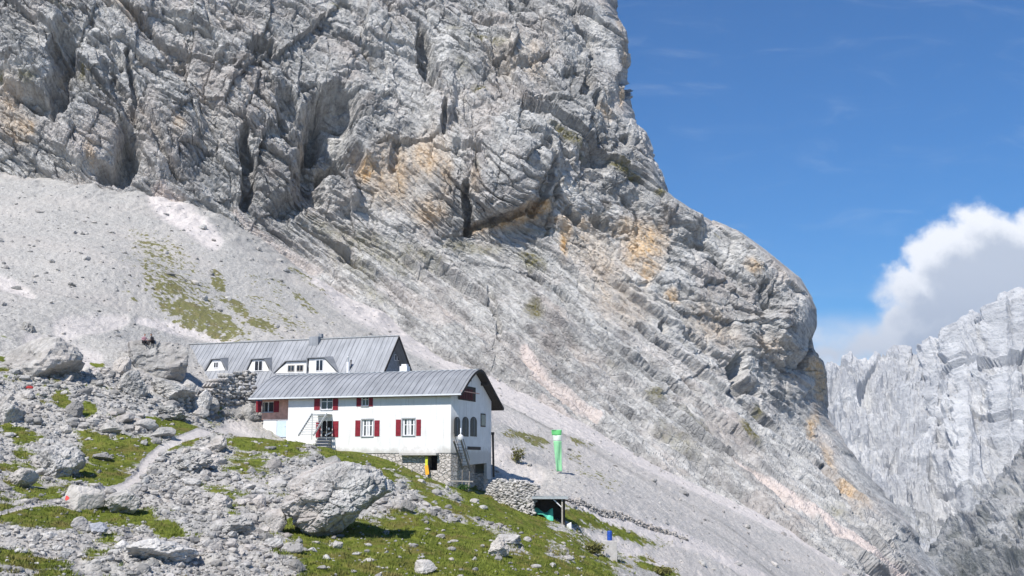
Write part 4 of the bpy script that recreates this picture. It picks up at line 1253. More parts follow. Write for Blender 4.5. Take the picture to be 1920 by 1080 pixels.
# steel stair standing out from the facade
st = MB()
tl = fac(588, 777); tr_ = fac(617, 777)
lx0, lx1, lz = tl[0] + .45, tr_[0] + .35, tl[1]
run, drop = 2.5, 2.15
st.box(lx0, lx1, -1.1, -.003, lz - .08, lz)
for x_ in (lx0, lx1):
    st.bar((x_, -1.1, lz), (x_, -1.1 - run, lz - drop), .06, .2)
    st.bar((x_, -1.1, lz + .0), (x_, -1.1, lz + .0), .05) if False else None
for q in np.linspace(.08, .95, 9):
    yy_ = -1.1 - run * q; zz_ = lz - drop * q
    st.box(lx0, lx1, yy_ - .13, yy_ + .13, zz_ - .02, zz_ + .02)
for x_ in (lx0, lx1):
    st.bar((x_, -1.05, lz - .1), (x_, -1.05, lz - 2.5), .05)
st.build('steel_stair', M_STEEL, hut)
# pale steps below the doorway
dx0, dx1 = fac(596, 825)[0], fac(622, 825)[0]
sp_ = MB(); sg = MB()
for k in range(4):
    z_ = h[1] - .05 - .28 * k
    sp_.box(dx0, dx1, -.35 - .22 * k, -.003, z_ - .12, z_)
    sg.box(dx0 + .06, dx1 - .06, -.3 - .22 * k, -.004, z_ - .277, z_ - .123)
so_ = sp_.build('door_steps', M_CONC, hut); sg.build('riser', M_SLATEW, so_)

# ------------------------------------------------------------------ rear hut with dormers
RY = 22.0
rx1, rz1 = fac(748, 630, RY)
rx0, rz0 = fac(338, 643, RY)
fy, fz = gab(720, 697, rx1)
by_, bz_ = gab(772, 696, rx1)
sl = (rz1 - fz) / (RY - fy)
rear = empty('rear_hut', C0 + EX * rx1 + EY * RY + Vector((0, 0, rz1 - 11)), -ALPHA, 'long rear hut with steep pale metal roof and white trapezoid dormers', 'mountain hut')
T0 = lambda x, y, z: (x - rx1, y - RY, z - rz1 + 11)     # front-hut frame to rear-hut frame
ext = 2.6                                                 # the slope runs on below what the front hut hides
fy2, fz2 = fy - ext, fz - ext * sl
sb = (rz1 - bz_) / (by_ - RY)
by2, bz2 = by_ + 1.5, bz_ - 1.5 * sb
dz = rz0 - rz1


class RB(MB):
    pass


mb = MB()
TH2 = .18
sec = [(fy2, fz2), (RY, rz1), (by2, bz2), (by2, bz2 - TH2), (RY, rz1 - TH2 * 1.4), (fy2, fz2 - TH2)]
mb.prism([T0(rx0, y, z) for y, z in sec], (rx1 - rx0, 0, 0))
x = rx0 + .3
while x < rx1 - .05:
    mb.bar(T0(x, fy2, fz2 + .02), T0(x, RY, rz1 + .02), .03, .07)
    x += .62
zc = fz2 + (rz1 - fz2) * .70; yc = fy2 + (RY - fy2) * .70
rroof = mb.build('roof', M_ROOF, rear)
mb = MB(); mb.bar(T0(rx0, RY, rz1 + .06), T0(rx1, RY, rz1 + .06), .3, .06); mb.build('ridge_cap', M_STEEL, rroof)
mb = MB()
for (ya, za), (yb, zb) in (((fy2, fz2), (RY, rz1)), ((RY, rz1), (by2, bz2))):
    mb.bar(T0(rx1 + .03, ya, za - .12), T0(rx1 + .03, yb, zb - .12), .05, .3)
mb.build('verge_board', M_DWOOD, rroof)
gx = rx1 - 1.1
mb = MB()
mb.prism([T0(gx, fy2 + .6, -2), T0(gx, by2 - .6, -2), T0(gx, by2 - .6, bz2 + .6 * sb - .3), T0(gx, RY, rz1 - .45), T0(gx, fy2 + .6, fz2 + .6 * sl - .3)], (-.3, 0, 0))
mb.poly([T0(rx0 + .4, fy2 + .9, -2), T0(gx - .3, fy2 + .9, -2), T0(gx - .3, fy2 + .9, fz2 + .5), T0(rx0 + .4, fy2 + .9, fz2 + .5)])
mb.poly([T0(rx0 + .4, by2 - .9, -2), T0(gx - .3, by2 - .9, -2), T0(gx - .3, by2 - .9, bz2 + .5), T0(rx0 + .4, by2 - .9, bz2 + .5)])
mb.poly([T0(rx0 + .4, fy2 + .9, -2), T0(rx0 + .4, by2 - .9, -2), T0(rx0 + .4, by2 - .9, bz2 + .5), T0(rx0 + .4, RY, rz1 - .5), T0(rx0 + .4, fy2 + .9, fz2 + .5)])
mb.build('wall', M_SLATEW, rear)
for (a, b_p) in ((739.5, 743), (744.5, 748)):
    y0, z0 = gab(a, 676, gx); y1, z1 = gab(b_p, 665, gx)
    m1 = MB(); q0 = T0(gx, y0, z0); q1 = T0(gx, y1, z1); m1.box(q0[0] + .002, q0[0] + .05, q0[1], q1[1], q0[2], q1[2]); fo = m1.build('gable_window', M_FRAME, rear)
    m1 = MB(); m1.box(q0[0] + .052, q0[0] + .06, q0[1] + .08, q1[1] - .08, q0[2] + .08, q1[2] - .08); m1.build('pane', M_GLASS, fo)


def roof_y(z):
    return RY - (rz1 - z) / sl


def dormer(bl, br, tl_, tr_, wins):
    """white front on the roof slope: bottom corners and top corners in the picture"""
    # front plane stands where the bottom line meets the slope
    ly = fy
    for _ in range(12):
        z_ = (fac(bl[0], bl[1], ly)[1] + fac(br[0], br[1], ly)[1]) / 2
        ly = 0.5 * ly + 0.5 * roof_y(z_)
    ly -= .05
    pts = [fac(p[0], p[1], ly) for p in (bl, br, tr_, tl_)]
    holes = []
    m1 = MB()
    m1.prism([T0(p[0], ly, p[1]) for p in pts], (0, .12, 0))
    d = m1.build('dormer', M_PLASTER, rear)
    m2 = MB()
    zt = (pts[2][1] + pts[3][1]) / 2 + .06
    yb = roof_y(zt + .25) + .3
    ov = .22
    TL = (pts[3][0] - .12, ly - ov, zt); TR = (pts[2][0] + .12, ly - ov, zt)
    TLb = (pts[3][0] - .12, yb, zt + .28); TRb = (pts[2][0] + .12, yb, zt + .28)
    BL = (pts[0][0] - .25, ly - .02, pts[0][1]); BR = (pts[1][0] + .25, ly - .02, pts[1][1])
    for tri in ([TL, TR, TRb, TLb], [BL, TL, TLb], [TR, BR, TRb]):
        q_ = [Vector(T0(*p)) for p in tri]
        n_ = (q_[1] - q_[0]).cross(q_[2] - q_[0]).normalized()
        if n_.z < 0: n_ = -n_
        m2.prism(q_, n_ * .09)
    m2.build('dormer_roof', M_ROOF, d)
    for w_ in wins:
        a = fac(w_[0], w_[3], ly); b = fac(w_[2], w_[1], ly)
        m3 = MB()
        q0 = T0(a[0], ly, a[1]); q1 = T0(b[0], ly, b[1])
        e = .07
        m3.box(q0[0], q0[0] + e, q0[1] - .05, q0[1] - .003, q0[2], q1[2]); m3.box(q1[0] - e, q1[0], q0[1] - .05, q0[1] - .003, q0[2], q1[2])
        m3.box(q0[0] + e, q1[0] - e, q0[1] - .05, q0[1] - .003, q0[2], q0[2] + e); m3.box(q0[0] + e, q1[0] - e, q0[1] - .05, q0[1] - .003, q1[2] - e, q1[2])
        xc = (q0[0] + q1[0]) / 2; m3.box(xc - .035, xc + .035, q0[1] - .048, q0[1] - .003, q0[2] + e, q1[2] - e)
        fo = m3.build('window', M_TIMBER if len(wins) == 2 else M_FRAME, d)
        m4 = MB(); m4.box(q0[0] + e, q1[0] - e, q0[1] - .02, q0[1] - .004, q0[2] + e, q1[2] - e); m4.build('pane', M_GLASS, fo)


dormer((387, 696), (422, 694.5), (399, 675), (413, 674.5), [(400.5, 678.5, 410, 690)])
dormer((464, 697), (505, 695.5), (474, 675), (495, 674.5), [(477, 676, 493, 696)])
dormer((516, 700), (577, 699), (538, 679), (575, 677.5), [(539.5, 684.5, 552.5, 697), (556, 684, 569, 696.5)])
dormer((579, 700), (631, 698.5), (579.5, 673), (608, 672), [(592, 674, 606.5, 696)])


def on_roof(px, py):
    ly = 15.
    for _ in range(14):
        x_, z_ = fac(px, py, ly); ly = .5 * ly + .5 * roof_y(z_)
    return x_, ly, z_


for (px_, p0_, p1_, r_a, mat_) in ((652.5, 696, 679, .19, M_FRAME), (652.5, 679, 670, .07, M_STEEL), (658, 690, 677, .06, M_DWOOD)):
    x_, y_, z_ = on_roof(px_, p0_ if p0_ > 685 else 696); zt = fac(px_, p1_, y_)[1]
    mb = MB(); zb = fac(px_, p0_, y_)[1] - (.3 if p0_ > 685 else 0)
    mb.tube(T0(x_, y_, zb), T0(x_, y_, zt), r_a, 12)
    if mat_ is not M_FRAME: mb.tube(T0(x_, y_, zt - .02), T0(x_, y_, zt + .16), r_a * 2.1, 10, r_a * .8)
    mb.build('flue_pipe', mat_, rear)
x_, y_, z_ = on_roof(594, 640)
mb = MB(); zt = fac(594, 630, y_)[1]; q0 = T0(x_, y_, z_)
mb.box(q0[0] - .8, q0[0] + .45, q0[1] - .5, q0[1] + .8, q0[2] - .6, q0[2] + .55); mb.box(q0[0] + .1, q0[0] + .5, q0[1] + .2, q0[1] + .7, q0[2] + .5, q0[2] + .95)
mb.build('roof_hatch', M_ROOF, rear)
x_, z_ = fac(759, 695, 9.0); zt = fac(759, 687, 9.0)[1]
mb = MB(); mb.box(x_ - .42, x_ + .42, 8.6, 9.4, prof_z(9.0) - .2, zt); mb.box(x_ - .28, x_ + .28, 8.75, 9.25, zt + .002, zt + .22); mb.build('chimney', M_FRAME, hut)

# ------------------------------------------------------------------ boulders
def ico(sub):
    bm = bmesh.new(); bmesh.ops.create_icosphere(bm, subdivisions=sub, radius=1.0)
    v = np.array([x.co[:] for x in bm.verts]); f = np.array([[y.index for y in x.verts] for x in bm.faces])
    bm.free(); return v, f


ICO = {k: ico(k) for k in (1, 2, 3, 4, 5, 6, 7)}


def rock(sub, seed, planes=13, rough=0.05, flat=1.0, sharp=38, extra=None):
    """a broken block: the unit sphere cut by random planes, with chips and grain"""
    v, f = ICO[sub]
    rg = np.random.default_rng(seed)
    n = rg.normal(size=(planes, 3)); n /= np.linalg.norm(n, axis=1)[:, None]
    d = rg.uniform(0.55, 0.95, planes)
    if extra is not None:
        n = np.r_[n, np.array([e[:3] for e in extra]) / np.linalg.norm([e[:3] for e in extra], axis=1)[:, None]]; d = np.r_[d, [e[3] for e in extra]]
    dt = np.clip(v @ n.T, 0.02, None)
    r = d[None] / dt
    r = np.c_[r, np.full(len(v), 1.15)]
    r = (r ** -sharp).sum(1) ** (-1 / sharp)
    p = v * r[:, None]
    if rough and sub >= 3:
        q = p * 2.3 + seed
        r2 = fbm(q[:, 0], q[:, 1], q[:, 2], 5 if sub > 4 else 4, 0.55, seed=seed % 50, ridged=True) - 0.5
        r3 = fbm(q[:, 0] * 4, q[:, 1] * 4, q[:, 2] * 4, 3, 0.6, seed=seed % 50 + 3)
        p = p + v * (r2 * rough * 2.2 + r3 * rough)[:, None]
    if sub >= 5:
        c1, g1 = worley2(p[:, 0] * 3 + p[:, 1] * 2, p[:, 2] * 3.4 - p[:, 0], seed % 50 + 9, .5)
        c2, g2 = worley2(p[:, 0] * 8 + p[:, 1] * 5, p[:, 2] * 9 - p[:, 0] * 2, seed % 50 + 10, .5)
        p = p + v * (c1 * rough * .6 + c2 * rough * .16 - rough * .5 * (1 - smooth(0, .12, g1)))[:, None]
    p[:, 2] *= flat
    return p, f


M_ROCK = rock_material('loose_limestone', (0.52, 0.505, 0.48), (0.20, 0.196, 0.19), scale=2.2, masks=False, fine=2.0, bump=.5)
M_ROCKW = rock_material('pale_limestone', (0.57, 0.55, 0.525), (0.28, 0.272, 0.26), scale=2.2, masks=False, fine=2.0, bump=.4)


M_BIG = rock_material('weathered_limestone_block', (0.53, 0.52, 0.50), (0.22, 0.216, 0.21), scale=2.2, masks=False, vary=False, fine=2.0, bump=.5)


def place_rock(name, px, pyb, w, hgt, seed, label, cat='boulder', sub=5, rz=None, flat=None, mat=None, extra=None, rough=.06, sink=.16, planes=13, depth=None, dy=0.0):
    g, _ = ground_hit(px, pyb)
    g = g[0]
    m_px = g[1] / F
    wx_ = w * m_px; hz = hgt * m_px
    p, f = rock(sub, seed, planes, rough, 1.0, extra=extra)
    ext_ = p.max(0) - p.min(0)
    dpt = (depth or 0.85) * wx_
    ctr = (p.max(0) + p.min(0)) / 2
    p = (p - ctr) / ext_ * np.array([wx_, dpt, hz * (1 + sink)])
    p[:, 2] += hz * (1 + sink) / 2 - hz * sink
    o = np_mesh(name, p, f, mat or M_ROCK, smooth_shade=False)
    o.location = (g[0], g[1] + dpt * .42 + dy, g[2])
    return tag(o, label, cat)


# the big boulder in the grass: overhanging towards the lower right
big = place_rock('boulder', 622, 1016, 208, 146, 41, 'huge pale grey boulder overhanging the grass in front of the hut', sub=7, mat=M_BIG, rough=.075, sink=.03, depth=.85, planes=3,
                 extra=[(0.74, -0.12, -0.66, .50), (0.60, 0.3, -0.72, .50), (0.5, -.5, -.7, .62), (-0.46, -0.2, 0.89, .78), (-0.9, -0.35, 0.3, .85), (-0.75, -0.3, -0.6, .80), (0.1, -0.86, 0.5, .62), (-0.3, -0.93, -0.1, .70), (0.5, -0.8, 0.15, .70),
                        (0.9, -0.25, 0.36, .88), (0.55, -0.1, 0.83, .93), (0.1, 0, 1, .86), (-.1, -.5, -.85, .86), (-.6, -.55, .55, .72)])
trail = place_rock('boulder', 150, 956, 74, 44, 52, 'pale pinkish boulder with a round red painted trail mark beside the footpath', sub=4, mat=M_ROCKW, rough=.03, planes=9, extra=[(-.25, -.95, .15, .6), (.6, -.7, 0, .6)])
# red paint patch on its face
dg = bpy.context.evaluated_depsgraph_get(); dg.update()
dirv = Vector(ray(126, 934)); hitm = trail.matrix_world.inverted() if False else Matrix.Translation(-trail.location)
paint = MB()
ok_, lo, no_, _ = trail.ray_cast(hitm @ Vector((0, 0, 0)) + dirv * 20, dirv)
if not ok_:
    dirv = Vector(ray(133, 937)); ok_, lo, no_, _ = trail.ray_cast(hitm @ Vector((0, 0, 0)) + dirv * 20, dirv)
if ok_:
    t1 = no_.orthogonal().normalized(); t2 = no_.cross(t1)
    ring = []
    for k in range(18):
        a = 2 * math.pi * k / 18; rr = .13 * (1 + .18 * math.sin(3 * a + 1))
        q_ = lo + t1 * (math.cos(a) * rr) + t2 * (math.sin(a) * rr) + no_ * .3
        o2, l2, n2, _ = trail.ray_cast(q_, -no_)
        ring.append((l2 + n2 * .012) if o2 else lo + t1 * (math.cos(a) * rr) + t2 * (math.sin(a) * rr) + no_ * .012)
    o2, l2, n2, _ = trail.ray_cast(lo + no_ * .3, -no_)
    cen = (l2 if o2 else lo) + no_ * .02
    for k in range(18):
        paint.poly([cen, ring[k], ring[(k + 1) % 18]])
    paint.build('trail_mark', simple('red_trail_paint', (.62, .08, .07), .8, .3, 8), trail)

NAMED = [  # px, base py, w, h, seed, label, kwargs
    (222, 968, 72, 46, 3, 'squat rounded grey boulder just right of the red-marked one', {}),
    (52, 702, 160, 78, 5, 'large rounded grey outcrop rising at the left edge of the slope', dict(sub=5, rough=.06, planes=8, sink=.45)),
    (17, 626, 38, 32, 6, 'small dark fissured rock perched on top of the left outcrop', dict(rough=.13, dy=3.5)),
    (281, 700, 134, 66, 8, 'broad grey boulder beside the rear hut roof with hikers on top', dict(sub=5, rough=.06, planes=6, sink=.5, extra=[(-.85, -.3, -.1, .7), (0, 0, 1, .55), (.1, -.8, .5, .6)])),
    (222, 706, 34, 40, 9, 'upright slab leaning against the left of the broad hiker boulder', dict(rough=.08)),
    (240, 742, 62, 48, 10, 'angular grey boulder with a dark cleft below the hiker boulder', dict(rough=.08)),
    (312, 752, 88, 44, 11, 'tilted grey slab below the stone wall, dark under its right end', dict(rough=.07, extra=[(.6, -.2, -.6, .6)])),
    (312, 786, 66, 26, 12, 'dark craggy low rock above the upper grass patch', dict(rough=.14)),
    (371, 776, 40, 44, 13, 'pale rounded stone standing at the foot of the retaining wall', dict(mat=M_ROCKW)),
    (398, 779, 22, 34, 14, 'narrow upright stone at the bend of the footpath', dict(depth=.9)),
    (349, 752, 40, 40, 15, 'pinkish block built into the left foot of the retaining wall', dict(mat=M_ROCKW)),
    (470, 790, 38, 34, 16, 'pale block heaped below the left corner of the hut', dict(mat=M_ROCKW)),
    (4, 796, 56, 46, 17, 'boulder cut by the left edge of the view, its right side black with shade', dict(extra=[(.9, -.3, -.2, .6)])),
    (134, 782, 34, 30, 18, 'pyramid shaped pale stone in the rubble above the path', dict(extra=[(-.5, -.5, .6, .5), (.6, -.4, .6, .5)])),
    (97, 896, 84, 60, 19, 'wide bleached rock sheet among the grass on the left', dict(sub=5, rough=.08, depth=1.2)),
    (112, 850, 34, 14, 20, 'flat dark topped stone above the wide bleached rock', dict(rough=.1)),
    (30, 914, 58, 34, 21, 'grey boulder with a shaded right flank near the left edge', dict(extra=[(.9, -.4, 0, .55)])),
    (186, 864, 40, 16, 22, 'bright low stone lying in the middle grass patch', dict(mat=M_ROCKW)),
    (401, 852, 44, 34, 23, 'light grey triangular boulder right of the footpath', dict(extra=[(-.5, -.6, .5, .5)])),
    (350, 886, 80, 40, 24, 'broad low weathered outcrop right of the path bend', dict(sub=5, rough=.11, depth=1.1)),
    (408, 952, 46, 26, 25, 'grey stone with dark foot between path and big boulder', dict()),
    (180, 1002, 36, 20, 26, 'blue grey flat stone below the red-marked boulder', dict(mat=simple('blue_grey_limestone', (.30, .31, .34), .95, .2, 3, bump=.3))),
    (150, 998, 38, 26, 27, 'pale stone leaning on the blue grey flat one', dict(mat=M_ROCKW)),
    (440, 1012, 64, 34, 28, 'long rubble ridge with black gap at its right end', dict(rough=.13, sub=5)),
    (485, 956, 26, 26, 29, 'bright white stone at the left of the huge boulder', dict(mat=M_ROCKW)),
    (512, 1000, 42, 44, 30, 'cream block wedged against the left foot of the huge boulder', dict(mat=M_ROCKW, dy=.5)),
    (284, 1060, 130, 44, 31, 'sloping ribbed rock slab at the bottom of the view', dict(sub=5, rough=.09, depth=1.0, mat=M_ROCKW)),
    (552, 1040, 32, 18, 32, 'small white stone under the lower left of the huge boulder', dict(mat=M_ROCKW)),
    (632, 1030, 20, 14, 33, 'little bright stone in the grass right below the huge boulder', dict(mat=M_ROCKW)),
    (762, 962, 26, 24, 34, 'squat white stone right of the huge boulder in the grass', dict(mat=M_ROCKW)),
    (1028, 1046, 0, 0, 0, '', {}),
    (935, 1046, 40, 36, 35, 'pale rock in the grass above the lower right edge of the meadow', dict(rough=.1, mat=M_ROCKW)),
    (952, 1022, 50, 18, 36, 'long bright rock shelf across the lower meadow', dict(rough=.1, mat=M_ROCKW)),
    (797, 1078, 44, 26, 37, 'white rock at the bottom edge in the middle of the meadow', dict(mat=M_ROCKW)),
]
for (px_, pb, w_, h_, sd_, lab, kw) in NAMED:
    if w_:
        place_rock('boulder', px_, pb, w_, h_, sd_, lab, **kw)

# loose rocks one could count, and the finer rubble as one mass
PROTO = [rock(3, 200 + k, 11, .07) for k in range(14)]
PM = []
for k, (p, f) in enumerate(PROTO):
    me = np_mesh('loose_rock', p, f, M_ROCK if k % 3 else M_ROCKW, smooth_shade=False)
    PM.append(me.data); bpy.data.objects.remove(me)
rg = np.random.default_rng(99)


def sample_ground(n, x0, x1, y0, y1, want):
    """random ground points, even in the picture, kept by mask"""
    qx = rg.uniform(x0, x1, n); qy = rg.uniform(y0, y1, n)
    pos, ij = ground_hit(qx, qy)
    gm = grass[ij[:, 0], ij[:, 1]]; pm = pathm[ij[:, 0], ij[:, 1]]; fo_ = fore[ij[:, 0], ij[:, 1]]
    keep = want(gm, pm, fo_, qx, qy, pos)
    return pos[keep], qx[keep], qy[keep]


def in_hut(pos):
    rel = pos - np.array(C0)
    lx = rel @ np.array(EX); ly = rel @ np.array(EY)
    return ((lx > -22.5) & (lx < 3) & (ly > -3.5) & (ly < 12)) | ((lx > -30) & (lx < rx1 + 1) & (ly > 14) & (ly < 34))


def okrock(gm, pm, fo_, qx, qy, pos):
    shedz = (qx > 985) & (qx < 1075) & (qy > 910) & (qy < 1000)
    return (fo_ > .5) & (pm < .12) & (rg.random(len(gm)) > .88 * smooth(.2, .45, gm)) & ~in_hut(pos) & ~shedz


pos, qx, qy = sample_ground(520, -60, 1180, 690, 1085, okrock)
LAB = 'loose pale limestone rock lying in the rubble or grass of the slope before the hut'
n_loose = 0
for p in pos[:235]:
    o = bpy.data.objects.new('loose_rock', PM[int(rg.integers(len(PM)))])
    COL.objects.link(o)
    s = min(.75, 0.17 * (1 - rg.random()) ** -0.4)
    s = s * p[1] / 75
    o.scale = (s * rg.uniform(.8, 1.3), s * rg.uniform(.8, 1.2), s * rg.uniform(.5, .85))
    o.rotation_euler = (rg.uniform(-.3, .3), rg.uniform(-.3, .3), rg.uniform(0, 6.28))
    o.location = (p[0], p[1], p[2] + s * .12)
    tag(o, LAB, 'rock', 'loose rocks scattered over the slope')
    n_loose += 1


def rubble(name, pts, sizes, mat, label, seed):
    base = [rock(2, seed + k, 8, 0) for k in range(8)]
    V_, F_ = [], []
    off = 0
    rr = np.random.default_rng(seed)
    for p, s in zip(pts, sizes):
        v, f = base[int(rr.integers(8))]
        a = rr.uniform(0, 6.28); c_, s_ = math.cos(a), math.sin(a)
        q_ = v * np.array([s * rr.uniform(.8, 1.4), s * rr.uniform(.7, 1.1), s * rr.uniform(.45, .9)])
        q_ = np.stack([q_[:, 0] * c_ - q_[:, 1] * s_, q_[:, 0] * s_ + q_[:, 1] * c_, q_[:, 2]], -1)
        V_.append(q_ + p + np.array([0, 0, s * .1])); F_.append(f + off); off += len(v)
    o = np_mesh(name, np.concatenate(V_), np.concatenate(F_), mat, smooth_shade=False)
    return tag(o, label, 'rubble', kind='stuff')


pos, qx, qy = sample_ground(20000, -100, 1230, 690, 1090, okrock)
sz = np.minimum(.36, .07 * (1 - rg.random(len(pos))) ** -.45) * (pos[:, 1] / 75)
rubble('rubble', pos, sz, M_ROCK, 'small broken limestone covering the boulder slope', 500)
pos2, qx2, qy2 = sample_ground(15000, -100, 1700, 330, 1085, lambda gm, pm, fo_, qx, qy, pos: (fo_ < .5) & (gm < .8) & ~in_hut(pos) & (rg.random(len(gm)) < .75))
sz2 = np.minimum(.7, .06 * (1 - rg.random(len(pos2))) ** -.5) * (pos2[:, 1] / 190) * 1.2
rubble('scree_stones', pos2, sz2, M_ROCK, 'stones lying on the scree slope under the cliff', 700)
# grass tufts standing in the turf
pos3, qx3, qy3 = sample_ground(26000, -60, 1300, 690, 1090, lambda gm, pm, fo_, qx, qy, pos: (gm > .34) & (pm < .1) & ~in_hut(pos))
rr = np.random.default_rng(77)
nb_ = 6
npt = len(pos3)
hgt = rr.uniform(.05, .22, npt) * (.75 + pos3[:, 1] / 300)
ang = rr.uniform(0, 6.28, (npt, nb_)); rad = rr.uniform(.02, .16, (npt, nb_))
bx = pos3[:, None, 0] + np.cos(ang) * rad; by = pos3[:, None, 1] + np.sin(ang) * rad; bz = np.repeat(pos3[:, 2:3], nb_, 1) - .02
a2 = rr.uniform(0, 6.28, (npt, nb_)); wv_ = rr.uniform(.012, .04, (npt, nb_)); ln_ = hgt[:, None] * rr.uniform(.6, 1.3, (npt, nb_))
v0 = np.stack([bx - np.cos(a2) * wv_, by - np.sin(a2) * wv_, bz], -1); v1_ = np.stack([bx + np.cos(a2) * wv_, by + np.sin(a2) * wv_, bz], -1)
v2 = np.stack([bx + np.cos(ang) * ln_ * .5, by + np.sin(ang) * ln_ * .5, bz + ln_], -1)
gv = np.stack([v0, v1_, v2], 2).reshape(-1, 3)
m, t, bs = material('grass_tufts')
geo = t.new('ShaderNodeNewGeometry').outputs['Position']
g1_ = t.mix(t.ramp(t.noise(geo, 1.0, 6, .7), .3, .7), (0.08, 0.105, 0.016), (0.20, 0.235, 0.04))
g1_ = t.mix(t.ramp(t.noise(geo, .5, 4, .65), 0.44, .64, 0, .8), g1_, (.22, .18, .07))
t.put(bs.inputs['Base Color'], g1_); bs.inputs['Roughness'].default_value = .9
tag(np_mesh('grass', gv, np.arange(len(gv)).reshape(-1, 3), m, smooth_shade=False), 'short alpine grass tufts on the hillside before the hut', 'grass', kind='stuff')

# ------------------------------------------------------------------ walls of loose stone, shed, flag, small things
def stone_wall(name, path, label, cat, size, mat, seed, lean=0.25, thick=.5):
    """path: (px, py of the foot, height in metres, Y); stones laid in courses between the points"""
    base = [rock(2, seed + k, 9, 0) for k in range(6)]
    rr = np.random.default_rng(seed)
    V_, F_ = [], []; off = 0
    pts = [(ground_hit(a, b)[0][0], h_) for a, b, h_ in path]
    for (p0, h0), (p1, h1) in zip(pts[:-1], pts[1:]):
        L_ = np.linalg.norm(p1 - p0); dirv = (p1 - p0) / L_
        nrm = np.array([dirv[1], -dirv[0], 0]); nrm /= np.linalg.norm(nrm)
        if nrm[1] > 0: nrm = -nrm
        z = -size * .8
        while z < max(h0, h1):
            t = rr.uniform(-.5, .5) * size / L_
            while t < 1:
                wst = size * rr.uniform(.7, 1.5)
                hh = h0 + (h1 - h0) * t + rr.uniform(-.4, .3) * size
                if z < hh:
                    v, f = base[int(rr.integers(6))]
                    q_ = v * np.array([wst * .60, size * .6, size * rr.uniform(.36, .5)])
                    a = math.atan2(dirv[1], dirv[0]) + rr.uniform(-.15, .15)
                    q_ = np.stack([q_[:, 0] * math.cos(a) - q_[:, 1] * math.sin(a), q_[:, 0] * math.sin(a) + q_[:, 1] * math.cos(a), q_[:, 2]], -1)
                    c_ = p0 + (p1 - p0) * t
                    gz_ = ground_z(c_[0], c_[1])
                    c_ = c_ - nrm * (lean * max(z, 0) + rr.uniform(-.08, .08))
                    c_[2] = gz_ + z + size * .3
                    V_.append(q_ + c_); F_.append(f + off); off += len(v)
                    if hh - z < size * 1.3:
                        for dpt in (.55, 1.1):
                            V_.append(q_ + c_ - nrm * size * dpt * 1.3); F_.append(f + off); off += len(v)
                t += wst / L_
            z += size * .68
    o = np_mesh(name, np.concatenate(V_), np.concatenate(F_), mat, smooth_shade=False)
    return tag(o, label, cat)


M_BROWNST = rock_material('brown_rubble', (0.50, 0.47, 0.44), (0.26, 0.24, 0.22), scale=2.2, masks=False, bump=.4)
stone_wall('stone_wall', [(352, 764, .8), (400, 762, 1.9), (440, 758, 2.8), (482, 760, 3.2)], 'dry stone retaining wall between the two huts at their left end', 'stone wall', .55, M_ROCKW, 811)
stone_wall('stone_wall', [(912, 928, 1.0), (930, 938, 1.7), (965, 955, 2.3), (1000, 968, 2.6)], 'dry stone wall of small pale stones between hut gable and open shed', 'stone wall', .30, M_ROCKW, 821, lean=.35)
stone_wall('stone_wall', [(1066, 945, .5), (1110, 958, .6), (1170, 976, .55), (1240, 998, .4), (1290, 1016, .2)], 'low crumbling line of brownish stones above the track right of the shed', 'stone wall', .26, M_BROWNST, 831, lean=.5)

# open shed dug into the slope
SY = 97.5
s0 = at(1000, 1000, SY); s1 = at(1060, 1000, SY); stp = at(1000, 934, SY)
wS, hS = s1.x - s0.x, stp.z - s0.z
shed = empty('open_shed', s0, 0, 'small flat roofed open shed dug into the slope, dark inside', 'shed')
mb = MB(); mb.box(-.12, wS + .25, -.5, 2.6, hS, hS + .14); mb.build('roof', simple('grey_roof_felt', (.26, .26, .255), .9, .2, 3), shed)
mb = MB(); mb.box(-.14, wS + .27, -.54, -.502, hS - .06, hS + .16); mb.build('roof_edge', M_STEEL, shed)
mb = MB(); mb.box(0, wS, 2.3, 2.5, -1, hS - .003); mb.box(-.05, .12, 0, 2.298, -1, hS - .003); mb.box(wS - .1, wS + .05, .9, 2.298, -1, hS - .003); mb.box(.122, wS - .102, .4, 2.298, -.2, .02); mb.build('wall', M_DWOOD, shed)
mb = MB(); px5 = at(1054, 1000, SY).x - s0.x; mb.bar((px5, -.3, -.9), (px5, -.3, hS - .003), .13); mb.build('post', M_TIMBER, shed)
mb = MB(); mb.bar((px5 - .05, -.28, hS - .75), (px5 - .75, -.28, hS - .1), .08); mb.build('brace', M_FRAME, shed)
mb = MB(); c0 = at(1066, 985, SY).x - s0.x; mb.prism([(c0 - .22, -.2, -.9), (c0 + .3, -.2, -.9), (c0 + .24, -.2, .95), (c0 - .14, -.2, .75)], (0, .5, 0)); mb.build('side_block', M_PLASTER, shed, bevel=.03)
# green tarpaulin thrown over things inside the shed
bm = bmesh.new()
n = 18
g0, g1 = at(1001, 950, SY + .3), at(1037, 962, SY + .3)
vv = []
for i in range(n + 1):
    row = []
    for j in range(7):
        u, w = i / n, j / 6
        x = g0.x + (g1.x - g0.x) * u
        z = g0.z + (g1.z - g0.z) * u - .15 - .55 * w * (0.5 + .5 * u) + .10 * math.sin(u * 9 + w * 4)
        if u > .7: z += (u - .7) * 1.6 * (1 - w)
        y = g0.y + .8 - 1.0 * w + .12 * math.sin(u * 13)
        row.append(bm.verts.new((x, y, z)))
    vv.append(row)
for i in range(n):
    for j in range(6):
        bm.faces.new((vv[i][j], vv[i + 1][j], vv[i + 1][j + 1], vv[i][j + 1]))
me = bpy.data.meshes.new('green_tarpaulin'); bm.to_mesh(me); bm.free()
o = bpy.data.objects.new('green_tarpaulin', me); COL.objects.link(o); me.materials.append(simple('sea_green_tarpaulin', (.10, .48, .34), .55, .12, 3))
md = o.modifiers.new('thickness', 'SOLIDIFY'); md.thickness = .03
tag(o, 'sea green tarpaulin bundled inside the dark open shed', 'tarpaulin')

